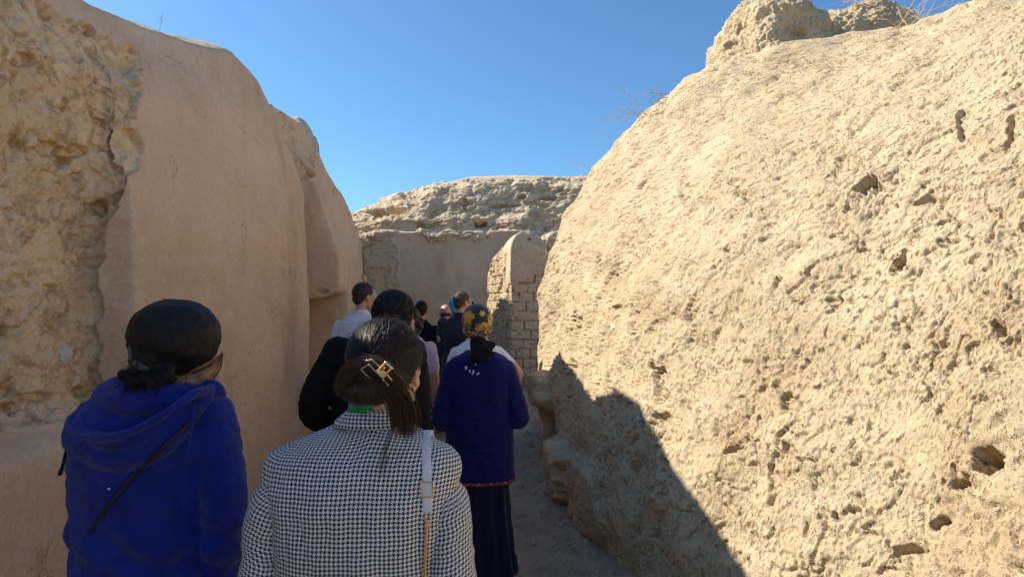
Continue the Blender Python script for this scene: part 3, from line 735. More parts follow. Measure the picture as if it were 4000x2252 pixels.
def person(label, loc, yaw, H=1.7, wd=1.0, hy=0, hp=0, hroll=0, hoff=(0, 0, 0), armL=None, armR=None, skin=SK, top=None, sleeve='long', bottom='trousers', botm=None,
           shoe=None, hair='short', hairm=HDK, vox=.008, stride=.0, girth=1.0, topname='jacket', hem=.80, group=None, collar=None, tops=None, hs=1.0, slim=1.0, neck=1.0, by=0.0):
    k = H/1.72; x, y = loc; z = float(gh(np.array(x), np.array(y)))
    root = empty('person', (x, y, z), yaw); tag(root, label, 'person', group)
    zn = 1.455*k; sw = .168*k*wd
    Rm = rotm(hy, hp, hroll); hc = np.array([0, .01, zn-.02]) + np.array(hoff) + Rm @ (np.array([0, .03, .155])*k)
    hk = k*hs
    aL = [np.array(p, float)*k for p in (armL or [(-.165*wd, 0, 1.35), (-.215*wd, -.03, 1.09), (-.20*wd, .06, .86)])]
    aR = [np.array(p, float)*k for p in (armR or [(.165*wd, 0, 1.35), (.215*wd, -.03, 1.09), (.20*wd, .06, .86)])]
    g = girth
    body = xf(headparts(hk), Rm, hc)
    body += [tube([(hoff[0]*.3, -.005*k+by, zn-.06*k), (hoff[0]*.6, by*.5, zn+.01), hc+Rm@np.array([0, -.02, -.05])*k], [(.060*k*neck, .056*k*neck), (.050*k*neck, .050*k*neck), (.050*k, .054*k)], m=18)]
    body += [lofts([(0, 0, .86*k, .15*k*g*slim, .10*k*g*slim), (0, by, 1.04*k, .125*k*g*slim, .09*k*g*slim), (0, by, 1.22*k, .15*k*wd*slim, .10*k*g*slim), (0, -.005+by, 1.34*k, .15*k*wd*slim, .085*k*slim), (0, -.005+by, 1.40*k, .09*k*slim, .06*k*slim), (0, by, 1.44*k, .045*k, .045*k)])]
    for a_, sd in ((aL, -1), (aR, 1)):
        body += [tube(a_, [.050*k*slim, .041*k*slim, .026*k], n=22), tube([a_[1], (a_[1]+a_[2])/2, a_[2]], [.040*k*slim, .038*k*slim, .026*k], n=14)]
        d = a_[2]-a_[1]; body += handparts(a_[2], d, (-sd, .25, 0) if abs(d[2]) > abs(d[0]) else (0, .4, -1), k, .45, sd)
    legs = []
    for sd in (-1, 1):
        f = stride*sd; hip = np.array([sd*.085*g, 0, .88])*k; kn = np.array([sd*.09, .05+f*.5, .48+abs(f)*.02])*k
        an = np.array([sd*.085, f-.02 if f > 0 else f-.04, .085 + (0.10*abs(f)*2 if f < 0 else 0)])*k
        legs.append((hip, kn, an)); body += [tube([hip, kn], [.085*k*g, .052*k], n=12), tube([kn, an], [.052*k, .036*k], n=12)]
    organic('body', body, vox, 3, skin, root)
    fold = lambda P, N: .006*fbm(P, .10, 3, x*3+y, sc=(1, 1, .8)) + .004*fbm(P, .05, 3, x*7, sc=(1, 1, 2.2))
    if top is not None:
        pr = [lofts(tops or [(0, 0, hem*k, .185*k*g, .13*k*g), (0, 0, (hem+.1)*k, .18*k*g, .125*k*g), (0, 0, 1.06*k, .155*k*g, .115*k*g), (0, -.008, 1.24*k, .175*k*wd, .122*k*g), (0, -.012, 1.36*k, .172*k*wd, .098*k), (0, -.008, 1.425*k, .115*k, .076*k), (0, 0, 1.47*k, .066*k, .064*k)], pw=.9)]
        for a_ in (aL, aR):
            if sleeve == 'long': pr += [tube([a_[0]+[0, 0, .0], a_[1]], [.060*k, .056*k], n=12), tube([a_[1], a_[2]-(a_[2]-a_[1])*.06], [.056*k, .041*k], n=12)]
            else: m_ = a_[0]+(a_[1]-a_[0])*.62; pr += [tube([a_[0], m_], [.060*k, .060*k], n=10)]
        organic(topname, pr, max(vox, .007), 3, top, root, disp=fold)
        if collar is not None:
            cp_ = [(.062*k*math.sin(t), -.004+.066*k*math.cos(t)*-1, zn+.012*k+.012*k*(1-math.cos(t))*-.5) for t in np.linspace(-2.3, 2.3, 18)]
            organic('collar', [tube(cp_, [(.007*k, .020*k)]*18, n=40, m=10, flat=(0, 0, 1))], .005, 2, collar, root)
    bm_ = botm or BLACK
    if bottom == 'skirt':
        organic('skirt', [lofts([(0, 0, .07*k, .24*k*g, .19*k), (0, 0, .4*k, .20*k*g, .16*k), (0, 0, .75*k, .185*k*g, .135*k*g), (0, 0, .95*k, .165*k*g, .12*k*g), (0, 0, 1.03*k, .15*k*g, .105*k*g)])], .012, 3, bm_, root,
                disp=lambda P, N: .012*np.sin(np.arctan2(P[:, 1], P[:, 0])*11+P[:, 2]*3)*ss(.9, .2, P[:, 2]) + fold(P, N))
    else:
        pr = [ell((0, 0, .90*k), (.165*k*g, .125*k*g, .13*k))]
        for hip, kn, an in legs: pr += [tube([hip, kn, an+np.array([0, 0, .0])], [.097*k*g, .072*k, .062*k], n=20)]
        organic('trousers', pr, .011, 3, bm_, root, disp=fold)
    for hip, kn, an in legs:
        ft = an + np.array([0, .0, -.045*k])
        organic('shoe', [tube([ft+[0, -.04*k, .005], ft+[0, .05*k, .0], ft+[0, .15*k, -.012*k]], [(.038*k, .036*k), (.042*k, .034*k), (.040*k, .022*k)], flat=(0, 0, 1), m=16)], .007, 2, shoe or BLACK, root)
    # hair
    ho = lambda parts: xf(parts, Rm, hc)
    E = lambda c, r: ell(np.array(c)*hk, np.array(r)*hk)
    if hair == 'short':
        organic('hair', ho([E((0, -.022, .038), (.080, .094, .090)), E((0, -.060, -.010), (.062, .048, .062))]), .005, 2, hairm, root,
                disp=lambda P, N: .003*fbm(P, .02, 3, 4)+.0015)
    elif hair == 'bald':
        organic('hair', ho([E((0, -.050, -.020), (.076, .060, .032))]), .005, 2, hairm, root, disp=lambda P, N: .002*fbm(P, .015, 3, 4))
    elif hair == 'bob':
        organic('hair', ho([E((0, -.026, .036), (.092, .102, .098)), E((0, -.055, -.025), (.078, .056, .070))]), .005, 3, hairm, root,
                disp=lambda P, N: .003*fbm(P, .03, 3, 4)+.001)
    elif hair == 'curly':
        rs = np.random.RandomState(5); pr = [E((0, -.03, .02), (.095, .10, .105)), E((0, -.06, -.06), (.08, .06, .09))]
        for i in range(90):
            v = rs.normal(size=3); v /= np.linalg.norm(v)
            if v[1] > .35 and v[2] < .6: continue
            c = np.array([0, -.04, -.015])+v*np.array([.10, .095, .125]); pr.append(E(c, (.018, .018, .022)))
        organic('hair', ho(pr), .006, 1, hairm, root, disp=lambda P, N: .004*fbm(P, .025, 3, 4))
    return root, dict(k=k, zn=zn, hc=hc, Rm=Rm, ho=ho, E=E, hk=hk)

# ================================================================== the people, far to near
# ------ woman in a turquoise headscarf, farthest
TQ = cloth('turquoise silk', (.02, .30, .42), .5)
r, q = person('woman in a turquoise headscarf, almost hidden behind the man in sunglasses', (at(452.5, 306, 8.9)[0]+.02, 8.9), .5, 1.44, hair=None, top=cloth('plum dress', (.10, .03, .06)), topname='dress', bottom='skirt', botm=cloth('plum skirt', (.10, .03, .06)), vox=.010)
organic('headscarf', q['ho']([q['E']((0, -.02, .035), (.088, .105, .10)), q['E']((0, -.05, -.06), (.07, .06, .08))]), .006, 2, TQ, r, disp=lambda P, N: .003*fbm(P, .04, 3, 2))
# ------ bald man
person('bald man in a black suit, left of and beyond the man in sunglasses', (at(446, 306, 7.5)[0], 7.5), .25, 1.56, 1.12, hair='bald', hairm=HGR, skin=SK2, top=BLACK, topname='suit_jacket', vox=.009, hem=.78, girth=1.1, hp=.15,
       armL=[(-.19, 0, 1.37), (-.27, .0, 1.13), (-.10, .20, 1.08)], armR=[(.19, 0, 1.37), (.25, .0, 1.12), (.10, .20, 1.06)], collar=BLACK)
# ------ man with sunglasses
r, q = person('grey haired man in navy suit and sunglasses, head turned right', (at(460, 303, 6.9)[0], 6.9), -.1, 1.755, 1.1, hy=-.85, hp=.05, hair='short', hairm=HGR, skin=SK2, top=NAVY, topname='suit_jacket', vox=.008, hem=.76, girth=1.18, collar=NAVY,
       armL=[(-.19, 0, 1.37), (-.22, -.02, 1.10), (-.16, .12, .90)])
organic('sunglasses', q['ho']([tube(np.array([(.079, -.01, .016), (.074, .05, .016), (.062, .092, .012)])*q['hk'], [.003]*3, m=8), ell(np.array([.034, .104, .004])*q['hk'], np.array([.026, .008, .019])*q['hk']), ell(np.array([-.034, .104, .004])*q['hk'], np.array([.026, .008, .019])*q['hk']), tube([(-.02, .108, .01), (.02, .108, .01)], [.003]*2, m=8)]), .0025, 0, plain('black lens', (.01, .01, .012), .15), r)
# ------ figure in black at the far left of them
SN = cloth('grey knit shoe', (.18, .18, .2)); 
person('person in a black jacket and grey sneakers, partly hidden behind the curly haired woman', (at(421, 330, 7.3)[0], 7.3), -.05, 1.62, 1.05, hair='short', hairm=HB, top=BLACK, shoe=SN, vox=.009, stride=.12, topname='jacket')
# ------ man in a pale shirt
SH = NB('pale blue shirt'); v = SH.coord()
wv = SH.n('TexWave', wave_type='BANDS', bands_direction='Z'); SH.l(v, wv.inputs[0]); wv.inputs['Scale'].default_value = 26; wv.inputs['Distortion'].default_value = 4; wv.inputs['Detail'].default_value = 3
SH.b.inputs['Sheen Weight'].default_value = .2
SHM = SH.out(SH.mix(SH.ramp(wv.outputs['Fac'], [(.2, 0.), (.8, 1.)]), (.52, .56, .68), (.66, .70, .80)), .8, SH.bump(SH.noise(SH.mapv(v, (1, 1, 3)), 16, 3), .012, .6))
r, q = person('tall man in a pale blue shirt and thin glasses, by the second left wall', (at(364, 292, 5.5)[0]-.03, 5.5), .1, 1.83, 1.12, hy=-1.0, hp=.06, hair='short', hairm=HDK, skin=SK2, top=SHM, topname='shirt', botm=cloth('dark trousers', (.03, .03, .04)), collar=SHM, vox=.007, hem=.85,
              armL=[(-.170, 0, 1.34), (-.22, -.01, 1.08), (-.14, .16, .92)], armR=[(.17, 0, 1.34), (.22, -.01, 1.08), (.14, .16, .92)])
organic('glasses', q['ho']([tube(np.array([(.083, -.012, .014), (.077, .05, .014), (.064, .096, .010)])*q['hk'], [.0018]*3, m=8), tube(np.array([(-.083, -.012, .014), (-.077, .05, .014), (-.064, .096, .010)])*q['hk'], [.0018]*3, m=8)] +
        [tube(np.array([(s*.034+.024*math.cos(a_), .100-.012*abs(math.cos(a_))*0, .004+.018*math.sin(a_)) for a_ in np.linspace(0, 2*PI, 20)])*q['hk'], [.0016]*20, m=6, n=40) for s in (-1, 1)]), .0016, 0, STEEL, r)
# ------ curly haired woman in pink
PK = cloth('pink cotton', (.62, .42, .50)); 
person('woman with dark curly hair in a pale pink short sleeved top', (at(410, 316, 4.9)[0], 4.9), 0, 1.62, .95, hair='curly', hairm=HDK, top=PK, topname='blouse', sleeve='short', botm=cloth('rose trousers', (.45, .25, .27)), shoe=SN, vox=.008,
       armR=[(.17, 0, 1.36), (.215, -.02, 1.08), (.20, .10, .86)])
# ------ white t-shirt
WT = cloth('white cotton', (.74, .75, .80), wr=.01, var=.03)
person('person in a white t-shirt with elbows out, standing just in front of the headscarfed woman', (at(477, 330, 4.7)[0], 4.7), 0, 1.62, 1.15, hair='short', hairm=HDK, top=WT, topname='t_shirt', sleeve='short', hp=.75, vox=.007, hem=.82, botm=cloth('dark jeans', (.02, .025, .05)), girth=1.1,
       armL=[(-.170, 0, 1.33), (-.24, .02, 1.10), (-.10, .18, 1.04)], armR=[(.165, 0, 1.34), (.335, .0, 1.16), (.17, .10, 1.00)])

# ------ woman in the patterned headscarf
d = 3.6
hx0 = at(478, 330, d); bx = at(479, 400, d)[0]
VB = cloth('blue velvet', (.005, .005, .088), .8, sheen=.06, wr=.02)
def rowsil(rows, d, th, lx, ly):
    out = []
    for py_, xl, xr, ry, dy in rows:
        a_, b_ = at(xl, py_, d), at(xr, py_, d); out.append(((a_[0]+b_[0])/2-lx, d+dy-ly, a_[2]-gz, (b_[0]-a_[0])/2, ry))
    return out[::-1] if out[0][2] > out[-1][2] else out
gz = float(gh(np.array(bx), np.array(d)))
rows = [(350, 468, 491, .05, .03), (354, 460, 500, .07, .02), (359, 450, 508, .09, 0), (368, 446, 512, .105, 0), (385, 446, 513, .125, 0), (410, 447, 513, .13, 0), (435, 446, 513, .135, 0), (460, 445, 514, .14, 0), (476, 446, 515, .145, 0)]
def px2(p, lx, ly): w = at(*p); return np.array([w[0]-lx, w[1]-ly, w[2]-gz])
aL = [px2((452, 370, d), bx, d), px2((443, 421, d-.02), bx, d), px2((462, 400, d+.22), bx, d)]
aR = [px2((506, 370, d), bx, d), px2((519, 418, d-.02), bx, d), px2((500, 395, d+.22), bx, d)]
kk = 1.615/1.72
r, q = person('woman in a black and gold floral headscarf and long blue dress, seen from behind', (bx, d), 0, 1.60, 1.15, hair=None, hp=.05, hoff=(-.012, 0, .045), top=None, bottom='skirt', botm=cloth('dark navy skirt', (.006, .007, .030), sheen=.1), girth=1.0, vox=.007,
              armL=[tuple(p/kk) for p in aL], armR=[tuple(p/kk) for p in aR])
organic('dress_top', [lofts(rowsil(rows, d, 0, bx, d), pw=.85, m=60)] + [tube(a_, [.062, .060, .042], n=22, m=20) for a_ in (aL, aR)] + [ell(aL[0]+[.012, 0, .012], (.055, .06, .045)), ell(aR[0]+[-.012, 0, .012], (.055, .06, .045))], .006, 4, VB, r,
        disp=lambda P, N: .005*fbm(P, .13, 3, 2, sc=(1, 1, .5)) + .0035*fbm(P, .05, 3, 5, sc=(1, 1, 1.5)))
TR = NB('red woven trim'); cv = TR.vor(TR.coord(), 90)
trim = TR.out(TR.mix(TR.math('LESS_THAN', cv, .28), (.16, .012, .02), (.55, .30, .14)), .8)
hm = [(px2((0, 476, d), bx, d)[2])]; z0 = hm[0]
rx = (at(515, 476, d)[0]-at(446, 476, d)[0])/2+.002; cxm = (at(515, 476, d)[0]+at(446, 476, d)[0])/2-bx
ring = [(cxm+rx*np.sign(math.cos(t))*abs(math.cos(t))**.85, .147*np.sign(math.sin(t))*abs(math.sin(t))**.85, z0-.004) for t in np.linspace(0, 2*PI, 80)]
mk('hem_trim', *tube(ring, [(.004, .009)]*80, n=160, m=8, flat=(0, 0, 1)), trim, r)
# headscarf with painted gold pattern
hc, hk, Rm = q['hc'], q['hk'], q['Rm']
def scarfcol(P, N):
    L = (P-hc) @ Rm / hk                      # head frame
    x, y, z = L[:, 0], L[:, 1], L[:, 2]
    col = np.tile(np.array([.012, .009, .014]), (len(P), 1))
    gold, gold2, red, pale = np.array([.62, .30, .03]), np.array([.78, .48, .10]), np.array([.50, .03, .02]), np.array([.70, .55, .35])
    n1 = fbm(L, .022, 3, 2); n2 = fbm(L, .010, 2, 5)
    def put(m, c):
        m = np.clip(m, 0, 1)[:, None]; return col*(1-m)+c*m
    back = y < .03
    col = put((ss(.0, .12, .75*n1-((x+.052)/.042)**2-((z-.045)/.045)**2+.9) > .5)*back*1., gold)
    col = put((ss(.0, .12, .5*n2-((x+.055)/.03)**2-((z-.052)/.03)**2+.3) > .5)*(n2 > .1)*back*.8, gold2)
    a_ = np.arctan2(z-.072, x-.036); rr = np.hypot(x-.036, z-.072)
    pet = .014*(.62+.38*np.cos(6*a_)); col = put(((rr < pet+.006) & (rr > .005) & (rr < .022))*back*1., gold2); col = put((rr < .0045)*back*1., pale)
    col = put(((rr > .009) & (rr < .0125) & (np.cos(6*a_) < -.2))*back*.9, np.array([.02, .01, .01]))
    rr2 = ((x-.026)/.013)**2+((z+.012)/.020)**2; col = put((rr2 < 1)*back*1., gold2); col = put((rr2 < .62)*back*1., red); col = put((rr2 < .12)*back*1., pale)
    rr3 = ((x-.052)/.020)**2+((z-.004)/.014)**2 + .5*n1; col = put((rr3 < 1)*back*1., gold)
    side = (np.abs(x-.086) < .014)*(z > .0)*(n1 > -.25); col = put(side*1., gold2*.8)
    band = np.abs(z+.042+.35*(x+.03)*0+.018*np.sin(x*60)+.012*n1)
    col = put(((np.abs(fbm(L, .03, 2, 9, sc=(.6, 1, 1.6))) < .11) & (z < .008) & (z > -.075))*1., gold*.85)
    col = put(((n2 > .45) & (z < .0) & (z > -.075))*1., gold2)
    col = put(((rr > .03) & (np.abs(x+.09) < .02) & (np.abs(n1) < .12))*1., gold)
    return np.hstack([col, np.ones((len(P), 1))])
b = NB('floral scarf silk'); at_ = b.n('Attribute', attribute_name='Col'); b.b.inputs['Sheen Weight'].default_value = .1
SCF = b.out(at_.outputs['Color'], .6, b.bump(b.noise(b.mapv(b.coord(), (1, 1, 3)), 40, 3), .004))
organic('headscarf', q['ho']([q['E']((0, -.022, .034), (.098, .112, .104)), q['E']((0, -.045, -.015), (.086, .074, .076))] +
        [tube(np.array([(-.085, -.02, -.03), (-.05, -.095, -.055), (.015, -.115, -.060), (.06, -.09, -.05), (.085, -.02, -.025)])*hk, [.016, .017, .018, .017, .015], m=12), ell(np.array([.020, -.118, -.062])*hk, np.array([.024, .018, .022])*hk)]), .0032, 2, SCF, r,
        disp=lambda P, N: .0035*fbm(P, .05, 3, 3, sc=(.5, 1, 1.6)), color=scarfcol)
tl = [hc+Rm@np.array(p)*hk for p in [(.010, -.118, -.060), (.012, -.135, -.105), (.024, -.155, -.160), (.046, -.160, -.215)]]
BK = cloth('black scarf silk', (.006, .006, .007), sheen=.1)
organic('scarf_tail', [tube(tl, [(.016, .012), (.032, .014), (.060, .014), (.080, .006)], n=24, m=14, flat=(0, 1, 0)), tube([hc+Rm@np.array(p)*hk for p in [(.02, -.12, -.07), (.05, -.12, -.115), (.095, -.10, -.150)]], [(.012, .01), (.032, .012), (.045, .008)], n=20, m=14, flat=(0, 1, 0)),
        tube([hc+Rm@np.array(p)*hk for p in [(0, -.11, -.05), (-.01, -.115, -.10), (-.005, -.125, -.15)]], [(.014, .01), (.026, .02), (.03, .02)], n=16, m=12, flat=(0, 1, 0))], .0045, 2, BK, r, disp=lambda P, N: .004*fbm(P, .03, 3, 3, sc=(2, 1, .4)))
rs = np.random.RandomState(3); fl = []
for i in range(9):
    p = px2((rs.uniform(466, 480), rs.uniform(360, 374), d-.16), bx, d); fl.append(tube([p, p+np.array([rs.uniform(-.01, .01), -.002, rs.uniform(-.012, .004)])], [(.0035, .0015)]*2, n=4, m=6))
GLINT = plain('white glint', (.7, .7, .72))  # glints on the scarf tail put in as small white pieces
for f_ in fl: mk('glint_fleck', *f_, GLINT, r)

# ------ man in black, close behind the first row
d = 2.8; gz = 0; lx = at(379, 300, d)[0]
cxp = at(379, 360, d)
aL = [px2((338, 352, d), lx, d), px2((313, 410, d-.02), lx, d), px2((345, 425, d+.20), lx, d)]
aR = [px2((412, 352, d), lx, d), px2((418, 398, d-.02), lx, d), px2((421, 440, d+.02), lx, d)]
kk = 1.71/1.72
r, q = person('black haired person dressed in black, one elbow out, just ahead of the checked blazer', (lx, d), 0, 1.71, 1.2, hair='bob', hairm=HB, hy=-.25, hp=.10, hoff=(.055, 0, 0), top=None, vox=.006, girth=1.15,
              armL=[tuple(p/kk) for p in aL], armR=[tuple(p/kk) for p in aR], hs=1.06)
rows = [(334, 372, 396, .07, .02), (340, 352, 410, .09, 0), (350, 334, 422, .11, 0), (370, 330, 425, .13, 0), (400, 332, 424, .135, 0), (432, 334, 424, .13, 0), (450, 335, 424, .13, 0)]
organic('jacket', [lofts(rowsil(rows, d, 0, lx, d), pw=.85, m=60), tube(aL, [.075, .066, .046], n=22, m=20), tube([aR[0], aR[1], aR[1]*.12+aR[2]*.88], [.068, .058, .046], n=22, m=20)], .007, 4, BLACK, r,
        disp=lambda P, N: .006*fbm(P, .12, 3, 7, sc=(1, 1, .7)) + .004*fbm(P, .05, 3, 5, sc=(1, 1, 2)))
hc, hk, Rm = q['hc'], q['hk'], q['Rm']
def capstrands(hc, hk, Rm, cen, rad, gather, n, seed, spread=.03, lift=1.0, seg=18, front=True, jit=.02):
    """strands combed over the skull from the hairline to the gather direction"""
    rs = np.random.RandomState(seed); out = []
    g = np.array(gather, float); g /= np.linalg.norm(g)
    for i in range(n):
        a_ = rs.uniform(-1, 1)*PI*.62; s = np.array([math.sin(a_), .42+.25*math.cos(a_), math.cos(a_)*.95+.05]); 
        s = s*np.array([1, 1, 1]) + rs.normal(size=3)*.05; s /= np.linalg.norm(s)
        ga = g + rs.normal(size=3)*spread; ga /= np.linalg.norm(ga); om = math.acos(np.clip(s.dot(ga), -1, 1))
        t = np.linspace(rs.uniform(0, .35), 1, seg)[:, None]
        v = (np.sin((1-t)*om)*s+np.sin(t*om)*ga)/math.sin(om+1e-6)
        h = lift+abs(rs.normal())*.010 + .012*np.sin(t*PI)*rs.uniform(0, 1)
        P = np.array(cen)+v*np.array(rad)*h
        out.append(hc + (P*hk) @ Rm.T)
    return out
strands('loose_hair', capstrands(hc, hk, Rm, (0, -.026, .036), (.092, .102, .098), (0, -.75, -.65), 240, 3, .5), .0009, HB, r)

# ------------------------------------------------------------------ woman in the checked blazer
def uvgrid(P, u0=None):
    du = np.linalg.norm(np.diff(P, axis=1), axis=2); u = np.concatenate([np.zeros((P.shape[0], 1)), np.cumsum(du, 1)], 1)
    if u0 is not None: u = u-u[:, u0:u0+1]
    dv = np.linalg.norm(np.diff(P, axis=0), axis=2); v = np.concatenate([np.zeros((1, P.shape[1])), np.cumsum(dv, 0)], 0)
    return np.stack([u, v], -1)
def ringgrid(A, k, m, pw=1.0):
    """A rows (cx,cy,cz,rx,ry); column 0 and last meet in front, middle column at the back"""
    A = spline(A, k); ph = np.linspace(PI/2, PI/2+2*PI, m); cs, sn = np.cos(ph), np.sin(ph)
    cs = np.sign(cs)*np.abs(cs)**pw; sn = np.sign(sn)*np.abs(sn)**pw
    return np.stack([A[:, 0:1]-A[:, 3:4]*cs*-1, A[:, 1:2]+A[:, 4:5]*sn, A[:, 2:3]+0*cs[None]], -1)
def tubegrid(pts, rad, k, m, flat=(0, 1, .01)):
    pts = np.asarray(pts, float); rad = np.asarray([r if hasattr(r, '__len__') else (r, r) for r in rad], float)
    A = spline(np.hstack([pts, rad]), k); T = np.gradient(A[:, :3], axis=0); T /= np.linalg.norm(T, axis=1)[:, None]
    out = []
    for i in range(k):
        s = np.cross(T[i], flat); s /= np.linalg.norm(s); b = np.cross(s, T[i]); ph = np.linspace(PI/2, PI/2+2*PI, m)[:, None]
        out.append(A[i, :3]+s*np.cos(ph)*A[i, 3]+b*np.sin(ph)*A[i, 4])
    return np.array(out)
def outward(P, cen):
    N = gnormal(P); s = np.sign(np.sum(N*(P-cen), -1)); return N*np.where(np.mean(s) < 0, -1, 1)
HT = NB('black and white checked wool'); uvn = HT.n('TexCoord').outputs['UV']; uvs = HT.n('SeparateXYZ'); HT.l(uvn, uvs.inputs[0])
PER = .0098
def thr(s_): return HT.math('FLOOR', HT.math('MULTIPLY', s_, 8/PER))
ti, tj = thr(HT.math('ADD', uvs.outputs[0], 10.0)), thr(HT.math('ADD', uvs.outputs[1], 10.0))
def md(x_, m_): return HT.math('FLOORED_MODULO', x_, float(m_))
wd_ = HT.math('LESS_THAN', md(ti, 8), 3.5); we_ = HT.math('LESS_THAN', md(tj, 8), 3.5)
tw = HT.math('LESS_THAN', md(HT.math('ADD', ti, tj), 4), 1.5)
dark = HT.math('ADD', HT.math('MULTIPLY', wd_, tw), HT.math('MULTIPLY', we_, HT.math('SUBTRACT', 1, tw)))
v = HT.coord(); base = HT.mix(HT.noise(v, 20, 3), (.76, .76, .76), (.86, .85, .83))
HTM = HT.out(HT.mix(dark, base, (.018, .017, .026)), .85, HT.bump(HT.noise(HT.mapv(v, (1, 1, 1.6)), 9, 4, .5, .6), .012, .5, HT.bump(dark, .0004)))
HT.b.inputs['Specular IOR Level'].default_value = .15
d = 1.42; gz = 0; lx = at(363, 400, d)[0]
def Q(px_, py_, y_=None): w = at(px_, py_, y_ if y_ else d); return np.array([w[0]-lx, w[1]-d, w[2]])
S = lambda r_: r_/FPX*d
aL = [Q(292, 484), Q(278, 600, d+.02), Q(280, 690, d+.12)]
aR = [Q(432, 484), Q(444, 600, d+.02), Q(448, 690, d+.12)]
kk = 1.63/1.72
r, q = person('woman in a checked blazer, brown hair held up by a gold claw clip', (lx, d), 0, 1.63, 1.0, hy=-.22, hp=.16, hoff=(.033, .0, .008), hair=None, top=None, botm=BLACK, vox=.006, slim=.74, neck=.82, by=.025,
              armL=[tuple(p/kk) for p in aL], armR=[tuple(p/kk) for p in aR], hs=1.0)
HTROOT = r
def row(py_, xl, xr, ry, dy): a_, b_ = Q(xl, py_), Q(xr, py_); return ((a_[0]+b_[0])/2, dy, a_[2], (b_[0]-a_[0])/2, ry)
rows = [row(760, 262, 455, .155, .02), row(700, 266, 452, .15, .015), row(640, 274, 446, .135, .01), row(576, 279, 441, .125, .005), row(540, 277, 443, .125, 0), row(510, 272, 448, .122, 0), row(488, 265, 455, .115, 0), row(470, 262, 460, .105, .002),
        row(457, 266, 458, .095, .005), row(448, 277, 451, .086, .008), row(441, 294, 440, .078, .012), row(433, 316, 424, .070, .016), row(425, 336, 408, .062, .02), row(417, 346, 400, .056, .022), row(408, 352, 392, .05, .025)]
P = ringgrid(rows, 190, 200, .86); P = gsmooth(P, 3, 0)
N = outward(P, np.array([0, 0, 1.1]))
xx_, zz_ = P[..., 0], P[..., 2]
D = .009*fbm(P, .15, 3, 7, sc=(1.2, 1, .55)) - .003*ss(.14, .0, np.abs(fbm(P, .16, 2, 8, sc=(1.5, 1, .5))))*ss(1.36, 1.25, zz_) + .0025*fbm(P, .05, 3, 9, sc=(1.4, 1, .6)) - .0035*np.exp(-(xx_/.005)**2)*ss(1.36, 1.28, zz_)
D += .004*np.sin(zz_*55+xx_*18)*np.exp(-((zz_-1.335)/.025)**2)*np.exp(-(xx_/.09)**2)
P = P + N*D[..., None]; TOR = P.copy()
bl = mk('blazer', P.reshape(-1, 3), gridF(*P.shape[:2]), HTM, r, uv=uvgrid(P, 100).reshape(-1, 2))
for pts, rr, sd in (([Q(285, 468), Q(274, 500), Q(268, 540), Q(265, 580, d-.01), Q(264, 640, d-.01), Q(282, 690, d+.10)], [S(16), S(22), S(23.5), S(23), S(22), S(19)], -1),
                ([Q(440, 468), Q(445, 500), Q(449, 540), Q(451, 580, d-.01), Q(454, 640, d-.01), Q(448, 690, d+.10)], [S(17), S(23), S(24.5), S(24.5), S(22), S(19)], 1)):
    rr = [(a_, a_*1.25) for a_ in rr]; rr[0] = (.012, .05)
    pts = [pts[0]+[-sd*.0, 0, .022]] + pts[1:] if False else pts
    Pg = tubegrid([pts[0]+np.array([-sd*.02, 0, .03])] + pts, [(.004, .03)] + rr, 130, 90); Pg = gsmooth(Pg, 3, 0)
    cen = Pg.mean(1, keepdims=True); N = gnormal(Pg); N *= np.sign((N*(Pg-cen)).sum(-1).mean())
    Pg = Pg + N*(.006*fbm(Pg, .09, 3, 17+sd, sc=(1, 1, 1.3)) + .003*fbm(Pg, .04, 3, 19))[..., None]
    mk('sleeve', Pg.reshape(-1, 3), gridF(*Pg.shape[:2]), HTM, bl, uv=uvgrid(Pg).reshape(-1, 2)+np.array([.003*sd, .002]))
nc = Q(370, 418)
rows = [(nc[0]+.002, .018, nc[2]-.014, S(39), .074), (nc[0]+.002, .018, nc[2]-.008, S(37.5), .074), (nc[0], .019, nc[2]+.003, S(32), .068), (nc[0], .02, nc[2]+.016, S(25.5), .060), (nc[0], .02, nc[2]+.018, S(23.5), .056), (nc[0], .02, nc[2]+.006, S(22), .052)]
P = ringgrid(rows, 40, 140, 1); P = P + outward(P, nc)*(.0018*fbm(P, .04, 3, 3))[..., None]
mk('blazer_collar', P.reshape(-1, 3), gridF(*P.shape[:2]), HTM, bl, uv=uvgrid(P, 70).reshape(-1, 2)+np.array([0, .004]))
rows = [(nc[0]-.006, .022, nc[2]-.01, S(21), .050), (nc[0]-.008, .022, nc[2]+.016, S(20.5), .048), (nc[0]-.008, .024, nc[2]+.044, S(18.5), .050), (nc[0]-.008, .024, nc[2]+.040, S(16.5), .042)]
P = ringgrid(rows, 30, 100, 1); P = P + outward(P, nc)*(.003*fbm(P, .03, 3, 5))[..., None]
mk('shirt_collar', P.reshape(-1, 3), gridF(*P.shape[:2]), cloth('green silk', (.03, .28, .10), .45, sheen=.1), r)
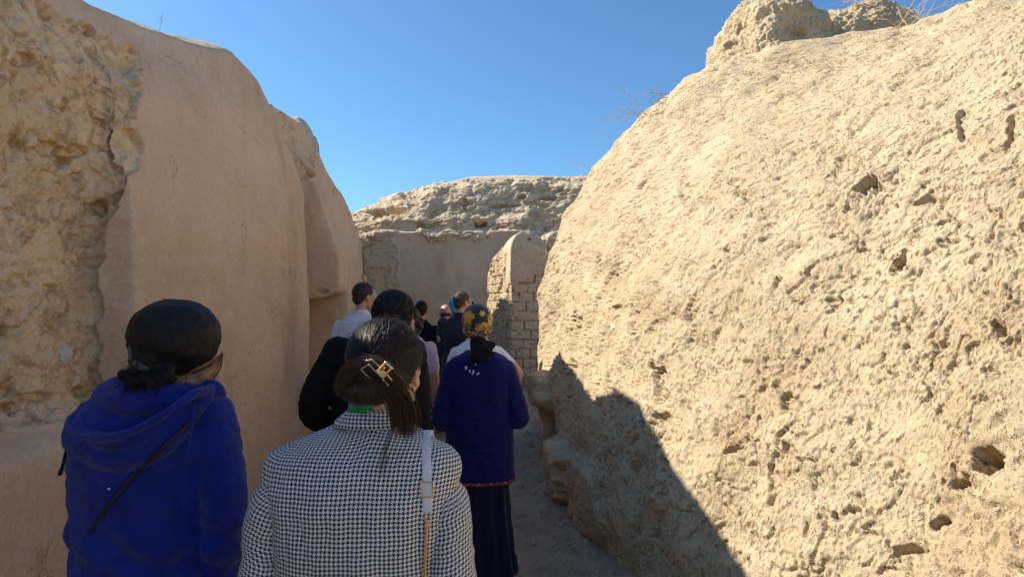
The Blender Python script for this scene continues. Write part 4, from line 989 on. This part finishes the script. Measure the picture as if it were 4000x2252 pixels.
# hair: skull cap, combed strands, rolled twist and tail, gold claw clip
hc, hk, Rm, E, ho = q['hc'], q['hk'], q['Rm'], q['E'], q['ho']
bun = Q(361, 388, d-.055)
hair = organic('hair', ho([E((0, -.020, .034), (.092, .102, .094)), E((0, -.056, -.022), (.070, .050, .062))]) + [ell(bun, (.050, .040, .038)), ell(bun+[.03, .012, .0], (.045, .038, .040))], .0045, 4, HBR, r,
               disp=lambda P, N: .0025*fbm(P, .03, 3, 4, sc=(2, 1, .3)))
strands('combed_hair', capstrands(hc, hk, Rm, (0, -.020, .034), (.0925, .1025, .0945), (.10, -.92, -.42), 1500, 11, .16, seg=20), .00075, HBR, hair)
roll = [Q(341, 392, d-.05), Q(346, 377, d-.095), Q(362, 366, d-.125), Q(380, 371, d-.135), Q(392, 385, d-.13), Q(398, 402, d-.125), Q(402, 420, d-.115), Q(406, 431, d-.105)]
organic('hair_twist', [tube(roll, [.012, .019, .021, .020, .017, .014, .009, .003], n=50, m=14)], .0035, 2, HBR, hair, disp=lambda P, N: .002*fbm(P, .012, 3, 4))
HLB = hairmat('lit brown hair', (.05, .026, .014), (.13, .065, .034), .45)  # paler copy of the brown hair, sunlight put into its colour
strandmesh('loose_strands', roll, 600, .0105, .00055, HLB, hair, 4, 26, .9)
strandmesh('loose_strands', [Q(352, 366, d-.115), Q(372, 366, d-.135), Q(393, 384, d-.14), Q(405, 400, d-.13), Q(409, 418, d-.12), Q(411, 428, d-.11)], 260, .009, .00055, HLB, hair, 5, 24, 1.2)
strandmesh('loose_strands', [Q(398, 400, d-.13), Q(394, 425, d-.115), Q(386, 452, d-.13), Q(382, 478, d-.13)], 14, .004, .0005, HBR, hair, 6, 20, 1.5)
rs = np.random.RandomState(8); fly = []
for i in range(150):
    a_ = rs.uniform(-1.9, 1.9); s0 = np.array([math.sin(a_), -.2+rs.uniform(-.3, .5), math.cos(a_)]); s0 /= np.linalg.norm(s0)
    p0 = np.array((0, -.020, .034))+s0*np.array((.092, .102, .094)); t_ = np.cross(s0, rs.normal(size=3)); t_ /= np.linalg.norm(t_)
    pts = [p0, p0+t_*.012+s0*.004, p0+t_*.026+s0*rs.uniform(.002, .010), p0+t_*.04+s0*rs.uniform(.0, .012)]
    fly.append(hc+(spline(np.array(pts)*hk, 8)) @ Rm.T)
strands('flyaway_hair', fly, .0004, HBR, hair)
def cl(X, Y_, dy): return Q((1250+X/2.231)*.256, (1050+Y_/2.231)*.256, d-dy-.014)
W_ = .0019
bars = [[(405, 795, .142), (457, 787, .146)], [(457, 787, .146), (540, 872, .150), (628, 968, .142)], [(357, 868, .138), (430, 830, .148)], [(430, 830, .148), (515, 922, .152), (598, 1016, .140)], [(357, 872, .138), (432, 946, .140)]]
cpz = [tube([cl(*p) for p in b_], [W_]*len(b_), n=8, m=6, smooth=False if len(b_) == 2 else True) for b_ in bars]
lp = [(500, 892, .158), (575, 812, .160), (624, 860, .160), (552, 942, .158)]
for i in range(4): cpz.append(tube([cl(*lp[i]), cl(*lp[(i+1) % 4])], [W_*1.7]*2, n=4, m=6))
cpz += [tube([cl(515, 905, .155), cl(560, 860, .155)], [.003]*2, n=4, m=8), tube([cl(545, 945, .150), cl(500, 900, .150)], [.0025]*2, n=4, m=8), tube([cl(525, 850, .150), cl(552, 905, .156)], [.003, .003], n=4, m=8)]
organic('hair_clip', cpz, .0011, 0, GOLD, r)

# ------------------------------------------------------------------ white shoulder strap with gold chain and its bag
WL = plain('white leather', (.72, .71, .74), .35)
root = empty('shoulder_bag', (lx+.1, d, 0)); tag(root, 'white leather strap with gold buckle and chain over the checked blazer', 'bag')
off = np.array([.1, 0, 0])
TW = TOR + np.array([lx, d, 0]); tpx, tpy = proj(TW)
def rayhit(objs, px_, py_, out=0):
    o_ = Vector((0, 0, CAM_H)); dr = Vector(at(px_, py_, 1.0))-o_; best = None
    for ob in objs:
        if ob.name not in BV: BV[ob.name] = BVHTree.FromPolygons([ob_m(ob) @ v_.co for v_ in ob.data.vertices], [tuple(p_.vertices) for p_ in ob.data.polygons])
        h = BV[ob.name].ray_cast(o_, dr.normalized())
        if h[0] is not None and (best is None or h[3] < best[1]): best = (h[0], h[3])
    if best is None: return None
    p_ = best[0]-dr.normalized()*out; return np.array(p_)
def ob_m(ob):
    m_ = ob.matrix_basis.copy(); q_ = ob.parent
    while q_: m_ = q_.matrix_basis @ m_; q_ = q_.parent
    return m_
from mathutils.bvhtree import BVHTree
BV = {}; BLZ = [bl] + list(bl.children)
def on(px_, py_, out=.004):
    h = rayhit(BLZ, px_, py_, out); return h-np.array([lx+.1, d, 0])
top_ = on(426, 437)
path = [top_+[-.0, .10, -.05], top_+[0, .05, .004], on(426, 437), on(426.3, 450), on(426.8, 470), on(427.2, 490), on(427.6, 511)]
def ribbon(path, w, th, n=60):
    A = spline(path, n); T = np.gradient(A, axis=0); T /= np.linalg.norm(T, axis=1)[:, None]; V = []
    for i in range(n):
        s = np.array([1., 0, 0]); s -= T[i]*T[i].dot(s); s /= np.linalg.norm(s); b = np.cross(s, T[i])
        for (a_, c) in ((-1, -1), (-.9, -1.25), (.9, -1.25), (1, -1), (1, 1), (-1, 1)): V.append(A[i]+s*w/2*a_+b*th/2*c)
    F = [tuple(f) for f in gridF(n, 6, True)]; return np.array(V), F+[tuple(range(6)), tuple(range((n-1)*6, n*6))[::-1]]
st = mk('strap', *ribbon(path, .0195, .003), WL, root)
bk = [(-.0125, .016), (.0125, .016), (.0125, -.016), (-.0125, -.016)]; c0 = on(427.5, 489, .010)
loop = []
for i in range(5): x_, z_ = bk[i % 4]; loop.append(c0+np.array([x_, 0, z_]))
mk('buckle', *joinp([tube([loop[i], loop[i+1]], [.0015]*2, n=4, m=8) for i in range(4)] + [tube([c0+[.0125, 0, .004], c0+[.016, 0, .004]], [.002]*2, n=3, m=8)]), GOLD, st)
def torus(c, R_, r_, rot, sx=1.5, n=20, m=8):
    a_ = np.linspace(0, 2*PI, n, endpoint=False)[:, None]; b_ = np.linspace(0, 2*PI, m, endpoint=False)[None]
    P = np.stack([(R_+r_*np.cos(b_))*np.cos(a_), r_*np.sin(b_)+0*a_, (R_*sx+r_*np.cos(b_))*np.sin(a_)], -1).reshape(-1, 3) @ np.array(rot).T + c
    F = [tuple(((i % n)*m+j, (i % n)*m+(j+1) % m, ((i+1) % n)*m+(j+1) % m, ((i+1) % n)*m+j)) for i in range(n) for j in range(m)]
    return P, F
mk('strap_ring', *torus(on(427, 517, .006), .008, .0014, rotm(0), .7), GOLD, root)
ch = []; cpts = [on(427, 521, .007), on(426, 540, .008), on(425.2, 560, .009), on(424.5, 585, .010), on(424, 640, .012)]
A = spline(cpts, 46)
for i, c in enumerate(A): ch.append(torus(c, .0034, .0011, rotm(R(45 if i % 2 else -45), 0, .05), 1.7, 12, 6))
mk('chain', *joinp(ch), GOLD, root)
bagc = A[-1]+np.array([.05, -.0, -.12])
organic('bag_body', [ell(bagc, (.035, .11, .085), pw=.45, n=26), ell(bagc+[.012, 0, .03], (.032, .112, .058), pw=.5, n=26)], .006, 3, WL, root)

# ------------------------------------------------------------------ woman in the blue hoodie
d = 1.6; lx = at(150, 400, d)[0]
FL = cloth('blue fleece', (.008, .022, .20), .95, 700, .0012, .2, sheen=.14, wr=.02)
S = lambda r_: r_/FPX*d
aL = [Q(97, 420), Q(92, 520, d+.02), Q(105, 590, d+.14)]
aR = [Q(214, 415), Q(223, 515, d-.01), Q(219, 610, d+.08)]
kk = 1.66/1.72
r, q = person('woman in a bright blue hoodie, dark hair in a low bun, looking down', (lx, d), 0, 1.66, 1.0, hy=-1.02, hp=.42, hroll=.0, hoff=(-.030, .02, .012), hair=None, top=None, botm=cloth('dark blue jeans', (.02, .03, .07)), vox=.006,
              armL=[tuple(p/kk) for p in aL], armR=[tuple(p/kk) for p in aR], hs=.94)
rows = [row(760, 70, 216, .15, .0), row(690, 72, 212, .15, 0), row(620, 78, 208, .145, 0), row(585, 80, 208, .14, 0), row(568, 80, 209, .14, 0), row(552, 83, 208, .135, 0), row(535, 82, 208, .13, 0), row(500, 77, 210, .125, 0), row(460, 74, 214, .12, 0), row(430, 74, 222, .115, 0),
        row(412, 80, 224, .10, 0), row(400, 92, 217, .09, .005), row(391, 112, 204, .08, .01), row(384, 128, 190, .065, .015)]
def ffold(P, N):
    z = P[:, 2]; x = P[:, 0]
    f = .007*fbm(P, .12, 3, 3, sc=(1, 1, 1.2)) + .003*fbm(P, .05, 3, 6, sc=(.7, 1, 1.4))
    f += .006*np.sin((z+x*.6)*62+2*fbm(P, .15, 2, 8))*ss(1.20, 1.05, z)*ss(.86, .98, z)
    f -= .008*np.exp(-((x-.115-(1.3-z)*.06)/.010)**2)*ss(1.38, 1.3, z)
    return f + .0012*fbm(P, .010, 2, 9)
hood_t = [lofts(rows, pw=.9, m=60, n=80), tube(aL, [S(22), S(22), S(17)], n=22, m=20), tube([aR[0]+[0, 0, .0], Q(220, 455), aR[1], aR[2]], [(S(19), .062), (S(21), .062), (S(21), .058), (S(17), .046)], n=30, m=22)]
hd = organic('hoodie', hood_t, .006, 5, FL, r, disp=ffold)
rim = [Q(84, 404, d+.03), Q(68, 424, d-.03), Q(78, 434, d-.10), Q(100, 437, d-.155), Q(125, 434, d-.175), Q(150, 423, d-.17), Q(172, 408, d-.15), Q(190, 396, d-.11), Q(206, 389, d-.05), Q(214, 388, d+.0)]
bag_ = [Q(90, 412, d+.0), Q(80, 436, d-.045), Q(98, 448, d-.085), Q(122, 452, d-.10), Q(148, 446, d-.10), Q(170, 430, d-.095), Q(188, 412, d-.07), Q(206, 400, d-.03)]
up_ = [Q(108, 396, d+.02), Q(120, 400, d-.05), Q(150, 398, d-.07), Q(180, 396, d-.04), Q(195, 394, d)]
hoodp = [tube(rim, [S(4.2)]*10, n=60, m=12), tube(bag_, [S(13), S(15), S(17), S(19), S(18), S(15), S(12), S(9)], n=60, m=16), tube(up_, [S(16), S(18), S(18), S(15), S(11)], n=30, m=14),
         tube([Q(78, 428, d-.05), Q(100, 440, d-.12), Q(128, 440, d-.135), Q(155, 430, d-.13), Q(180, 412, d-.10)], [S(6), S(9), S(10), S(8), S(5)], n=40, m=12),
         tube([Q(110, 384, d+.01), Q(124, 381, d-.02), Q(136, 386, d-.03)], [S(6), S(7), S(8)], n=14, m=12),
         tube([Q(200, 392, d-.02), Q(207, 386, d-.01), Q(216, 387, d+.0), Q(221, 395, d+.02)], [S(5), S(6), S(6), S(6)], n=16, m=12)]
organic('hood', hoodp, .0048, 3, FL, hd, disp=lambda P, N: .004*fbm(P, .08, 3, 5, sc=(.6, 1, 1.5)) + .0012*fbm(P, .012, 2, 9))
organic('drawstring', [tube([Q(69, 428, d-.03), Q(70, 442, d-.045), Q(66, 452, d-.05), Q(63, 464, d-.05), Q(60, 473, d-.05)], [.003, .0035, .005, .0045, .006], n=20, m=8)], .002, 1, cloth('dark cord', (.01, .01, .02)), hd)
organic('drawstring', [tube([Q(200, 389, d-.03), Q(196, 398, d-.075), Q(193, 412, d-.10), Q(191, 430, d-.112), Q(189, 448, d-.115)], [.0028]*5, n=20, m=8)], .002, 1, FL, hd)
# hair
hc, hk, Rm, E, ho = q['hc'], q['hk'], q['Rm'], q['E'], q['ho']
b1 = Q(148, 378, d-.075)
def curls(P, N): return .006*fbm(P, .022, 3, 4, .6) + .002*fbm(P, .05, 2, 5)
rs = np.random.RandomState(4); cb = [ell(b1, (.048, .042, .036)), ell(b1+[-.014, 0, -.004], (.034, .036, .028)), ell(b1+[.016, 0, -.006], (.034, .035, .026)), ell(b1+[-.004, .02, .045], (.044, .05, .045))]
for i in range(26): cb.append(ell(b1+rs.normal(size=3)*[.022, .014, .013], (.016, .016, .015)))
hair = organic('hair', ho([E((0, -.020, .040), (.086, .098, .095)), E((0, -.050, -.012), (.076, .056, .070)), E((.066, -.008, -.006), (.026, .046, .046))]) + [ell(Q(175, 335), (.112, .108, .096)), ell(Q(194, 347), (.052, .085, .046)), ell(Q(152, 356, d-.035), (.052, .055, .066))] + cb, .005, 3, HB, r, disp=lambda P, N: .003*fbm(P, .03, 3, 4)+.001*fbm(P, .012, 2, 7)+.004*fbm(P, .018, 2, 8)*ss(1.50, 1.46, P[:, 2]))
strands('combed_hair', capstrands(hc, hk, Rm, (0, -.020, .040), (.087, .099, .096), (-.05, -.80, -.60), 500, 21, .25), .0008, HB, hair)
wisp = [np.array(p) for p in [(.055, .085, .055), (.062, .098, .01), (.064, .094, -.04), (.058, .102, -.085)]]
strandmesh('loose_strands', [hc+Rm@(p*hk) for p in wisp], 16, .003, .0006, HBR, hair, 9, 16, 1.3)
wisp = [np.array(p) for p in [(.046, .092, .05), (.064, .075, .015), (.074, .045, -.020), (.080, .01, -.040), (.074, -.03, -.05)]]
strandmesh('loose_strands', [hc+Rm@(p*hk) for p in wisp], 20, .007, .0004, HBR, hair, 10, 20, 1.0)
crl = []
for i in range(260):
    c = b1+rs.normal(size=3)*[.024, .016, .018]+[0, -.018, 0]; a0 = rs.uniform(0, 6.3); rr_ = rs.uniform(.008, .022); ax = rs.normal(size=3); ax /= np.linalg.norm(ax); u_ = np.cross(ax, [0, 0, 1.]); u_ /= np.linalg.norm(u_); w_ = np.cross(ax, u_)
    tt = np.linspace(a0, a0+rs.uniform(2, 5), 12)[:, None]; crl.append(c+rr_*(np.cos(tt)*u_+np.sin(tt)*w_)+ax*(tt-a0)*.003)
strands('curls', crl, .0009, HB, hair)
fly = []
for i in range(130):
    a_ = rs.uniform(-1.7, 1.7); s0 = np.array([math.sin(a_), rs.uniform(-.6, .6), math.cos(a_)]); s0 /= np.linalg.norm(s0)
    p0 = np.array((0, -.026, .040))+s0*np.array((.097, .110, .103)); t_ = np.cross(s0, rs.normal(size=3)); t_ /= np.linalg.norm(t_)
    fly.append(hc+(spline(np.array([p0, p0+t_*.014+s0*.004, p0+t_*.03+s0*rs.uniform(.002, .012), p0+t_*.045+s0*rs.uniform(0, .010)])*hk, 8)) @ Rm.T)
strands('flyaway_hair', fly, .00045, HB, hair)
cg = NB('clear grey plastic'); cg.b.inputs['Transmission Weight'].default_value = .35
CG = cg.out((.09, .085, .08), .35)
organic('hair_clip', [tube([Q(133, 340, d-.07), Q(130, 352, d-.085), Q(134, 364, d-.09)], [(.006, .004)]*3, m=10), tube([Q(134, 363, d-.10), Q(142, 367, d-.105), Q(147, 370, d-.10)], [(.010, .005)]*3, m=10), tube([Q(130, 364, d-.08), Q(134, 371, d-.09), Q(142, 375, d-.095)], [.004]*3, m=8)], .0022, 1, CG, r)
# thin crossbody strap over the hoodie, and its bag in front
DK = plain('black leather', (.008, .008, .010), .6)
root = empty('crossbody_bag', (lx, d, 0)); tag(root, 'thin black crossbody strap with one small metal stud over the blue hoodie', 'bag')
P = ringgrid(rows, 120, 160, .9); TW = P+np.array([lx, d, 0]); tpx, tpy = proj(TW)
HDS = [hd] + [c_ for c_ in hd.children if c_.name.startswith('hood')]
def on(px_, py_, out=.005):
    h = rayhit(HDS, px_, py_, out); return h-np.array([lx, d, 0])
path = [on(172, 434)+[.04, .03, .03], on(168, 441), on(156, 453), on(140, 468), on(124, 486), on(108, 506), on(92, 528), on(88, 534)+[-.02, .03, -.02], on(88, 534)+[-.05, .14, -.06]]
def ribbon2(path, w, th, n=70):
    A = spline(path, n); T = np.gradient(A, axis=0); T /= np.linalg.norm(T, axis=1)[:, None]; V = []
    for i in range(n):
        b = np.array([0, -1., 0]); b -= T[i]*T[i].dot(b); b /= np.linalg.norm(b); s = np.cross(b, T[i])
        for (a_, c) in ((-1, -1), (1, -1), (1, 1), (-1, 1)): V.append(A[i]+s*w/2*a_+b*th/2*c)
    F = [tuple(f) for f in gridF(n, 4, True)]; return np.array(V), F+[tuple(range(4)), tuple(range((n-1)*4, n*4))[::-1]]
st = mk('strap', *ribbon2(path, .009, .003), DK, root)
organic('stud', [ell(on(109, 488, .015), (.0038, .003, .0038), n=12)], .0008, 0, STEEL, st)
organic('bag_body', [ell(path[-1]+np.array([.06, .09, -.10]), (.11, .035, .08), pw=.5, n=26)], .007, 3, DK, root)

# ================================================================== dry plants, stones, gravel
D_ = bpy.data.objects
WALLS = lambda *n: [D_[k] for k in n]
STRAW = plain('dry straw', (.55, .42, .24), .8); TWIG = plain('dry twig', (.36, .25, .17), .8)
def tuft(lab, root, n, length, lean, seed, mat, rad=.0022, fork=3, group='dry plants on the wall tops'):
    rs = np.random.RandomState(seed); parts = []
    root = np.array(root, float)
    def grow(p, d, L, r, lev):
        k = 5; pts = [p]; dd = d/np.linalg.norm(d)
        for i in range(k): dd = dd + rs.normal(size=3)*.16 + np.array([0, 0, -.03]); dd /= np.linalg.norm(dd); pts.append(pts[-1]+dd*L/k)
        parts.append(tube(pts, list(np.linspace(r, r*.45, len(pts))), n=10, m=5))
        if lev > 0:
            for j in range(rs.randint(1, fork+1)):
                q_ = pts[rs.randint(1, k)]; e_ = dd + rs.normal(size=3)*.65; grow(q_, e_, L*rs.uniform(.35, .6), r*.6, lev-1)
    for i in range(n):
        d0 = np.array(lean, float)+rs.normal(size=3)*.45; grow(root+rs.normal(size=3)*[.04, .04, .0], d0, length*rs.uniform(.5, 1.1), rad*rs.uniform(.7, 1.2), 2)
    V, F = joinp([(v-root, f) for v, f in parts]); o = mk('dry_shrub', V, F, mat); o.location = tuple(root); return tag(o, lab, 'dry plant', group)
RW = WALLS('earth_wall'); LW = WALLS('plastered_wall'); MD = [o for o in C.objects if o.name.startswith('earth_mound')]
def hit(objs, x, y, dx=0, dy=0):
    for k in range(60):
        h = rayhit(objs, x+k*dx, y+k*dy)
        if h is not None: return h-np.array([0, 0, .02])
    return None
tuft('brown branching twig leaning out left from the right crest', hit(RW, 668, 92, .7, 1), 3, .42, (-.9, -.1, .12), 3, TWIG, .0045)
tuft('wispy dry stalks fanning left from the right crest, below the branching twig', hit(RW, 640, 110, .7, 1), 11, .42, (-.8, -.2, .35), 4, STRAW, .0020)
tuft('thin straw wisp low on the left edge of the right wall', hit(RW, 590, 168, .7, 1), 3, .30, (-.7, 0, .7), 5, STRAW, .0016)
tuft('tall pale stalks on the flat earth lump at the top right', hit(MD, 858, 2, 0, 1), 9, .48, (.1, 0, .8), 6, STRAW, .0030)
tuft('pale stalks leaning right on the crest beside the flat earth lump', hit(RW, 905, 5, 0, 1), 9, .48, (.4, 0, .8), 7, STRAW, .0030)
tuft('tiny sprig on the crest of the left buttress', hit(LW, 167, 20, 0, 1), 2, .13, (.1, 0, 1), 8, TWIG, .0014)
tuft('bent straw hanging beside the brick pillar from the right wall', hit(RW, 546, 250, .8, 0), 2, .34, (-.8, 0, -.1), 9, STRAW, .0026)
# straw litter lying below the lumps on the crest
rs = np.random.RandomState(12); ps = []
for i in range(170):
    x = rs.uniform(735, 900); y = 64 + (900-x)*.04 + abs(rs.normal())*9 - (x-735)*.13
    h = rayhit(RW, x, y, .006)
    if h is None: continue
    dr = rs.normal(size=3)*[1, .6, .35]; dr /= np.linalg.norm(dr); L = rs.uniform(.03, .12)
    ps.append(np.array([h-dr*L/2, h+rs.normal(size=3)*.008, h+dr*L/2]))
o = strands('straw_litter', [spline(p, 6) for p in ps], .0016, STRAW, None); tag(o, 'scattered dry straw lying on the crest below the earth lumps', 'straw', kind='stuff')

# stones on the path
ST = mud('grey stone', (.42, .33, .23), (.50, .41, .30), (.54, .46, .35), 1.0, 0)
def stone(lab, c, r, seed, mat=ST, name='stone'):
    V, F = ell((0, 0, 0), r, rotm(seed*1.3, .2*seed % 1), 14, .9); nn = V/np.linalg.norm(V, axis=1)[:, None]
    V = V + nn*(fbm(V+seed*3.1, r[0]*1.1, 3, seed)*r[0]*.35)[:, None]
    o = mk(name, V, F, mat, smooth=False); o.location = tuple(c); return tag(o, lab, 'stone')
GR = [D_['ground']]
for i, (x, y, rr, lab) in enumerate([(532, 543, .030, 'flat grey stone on the path beside the dark blue skirt'), (515, 566, .024, 'small stone on the path at the bottom edge of the photo'), (577, 549, .032, 'dark stone at the foot of the right wall, low in the photo'),
       (521, 486, .022, 'small stone on the path level with the red dress trim'), (548, 470, .028, 'stone by the swollen foot of the right wall'), (560, 524, .020, 'small stone in the gutter along the right wall'),
       (530, 432, .040, 'clod of earth on the path under the dark hollow'), (541, 512, .016, 'pebble in the middle of the path')]):
    h = rayhit(GR, x, y)
    if h is not None: stone(lab, h+np.array([0, 0, rr*.25]), (rr*1.3, rr, rr*.7), i+2)
h = rayhit(LW, 62, 354); stone('pale grey stone set in the bare core of the left wall', h+np.array([-.012, 0, 0]), (.022, .05, .055), 21, mud('quartz stone', (.50, .46, .42), (.60, .56, .5), (.6, .55, .5), .5, 0))
h = rayhit(RW, 613, 326); stone('whitish stone stuck in the sunlit right wall', h+np.array([.01, 0, 0]), (.02, .04, .035), 22, mud('white stone', (.66, .62, .55), (.7, .66, .6), (.7, .66, .6), .5, 0))
# loose gravel
rs = np.random.RandomState(31); V, F, o_ = [], [], 0
bx_, bf = ell((0, 0, 0), (1, 1, .7), n=5)
for i in range(3600):
    y = 2.2+rs.rand()**1.3*6.5; x = rs.uniform(-1.6, .5)
    if rs.rand() < .5: x = (.50 if y < 6 else .42)-abs(rs.normal())*.12
    r_ = rs.uniform(.003, .010)*(1+rs.rand()**6*2.2); z = float(gh(np.array(x), np.array(y)))
    v_ = (bx_*(1+rs.normal(size=(len(bx_), 1))*.15)*r_) @ rotm(rs.rand()*6).T + [x, y, z]
    V.append(v_); F += [tuple(int(q_)+o_ for q_ in f) for f in bf]; o_ += len(v_)
V = np.vstack(V); pz = V.copy(); pz[:, 2] = gh(V[:, 0], V[:, 1]); V[:, 2] += .030*fbm(pz, .6, 4)
mk('gravel', V, F, ST, smooth=False); tag(D_['gravel'], 'loose grit and crumbs scattered over the path', 'gravel', kind='stuff')
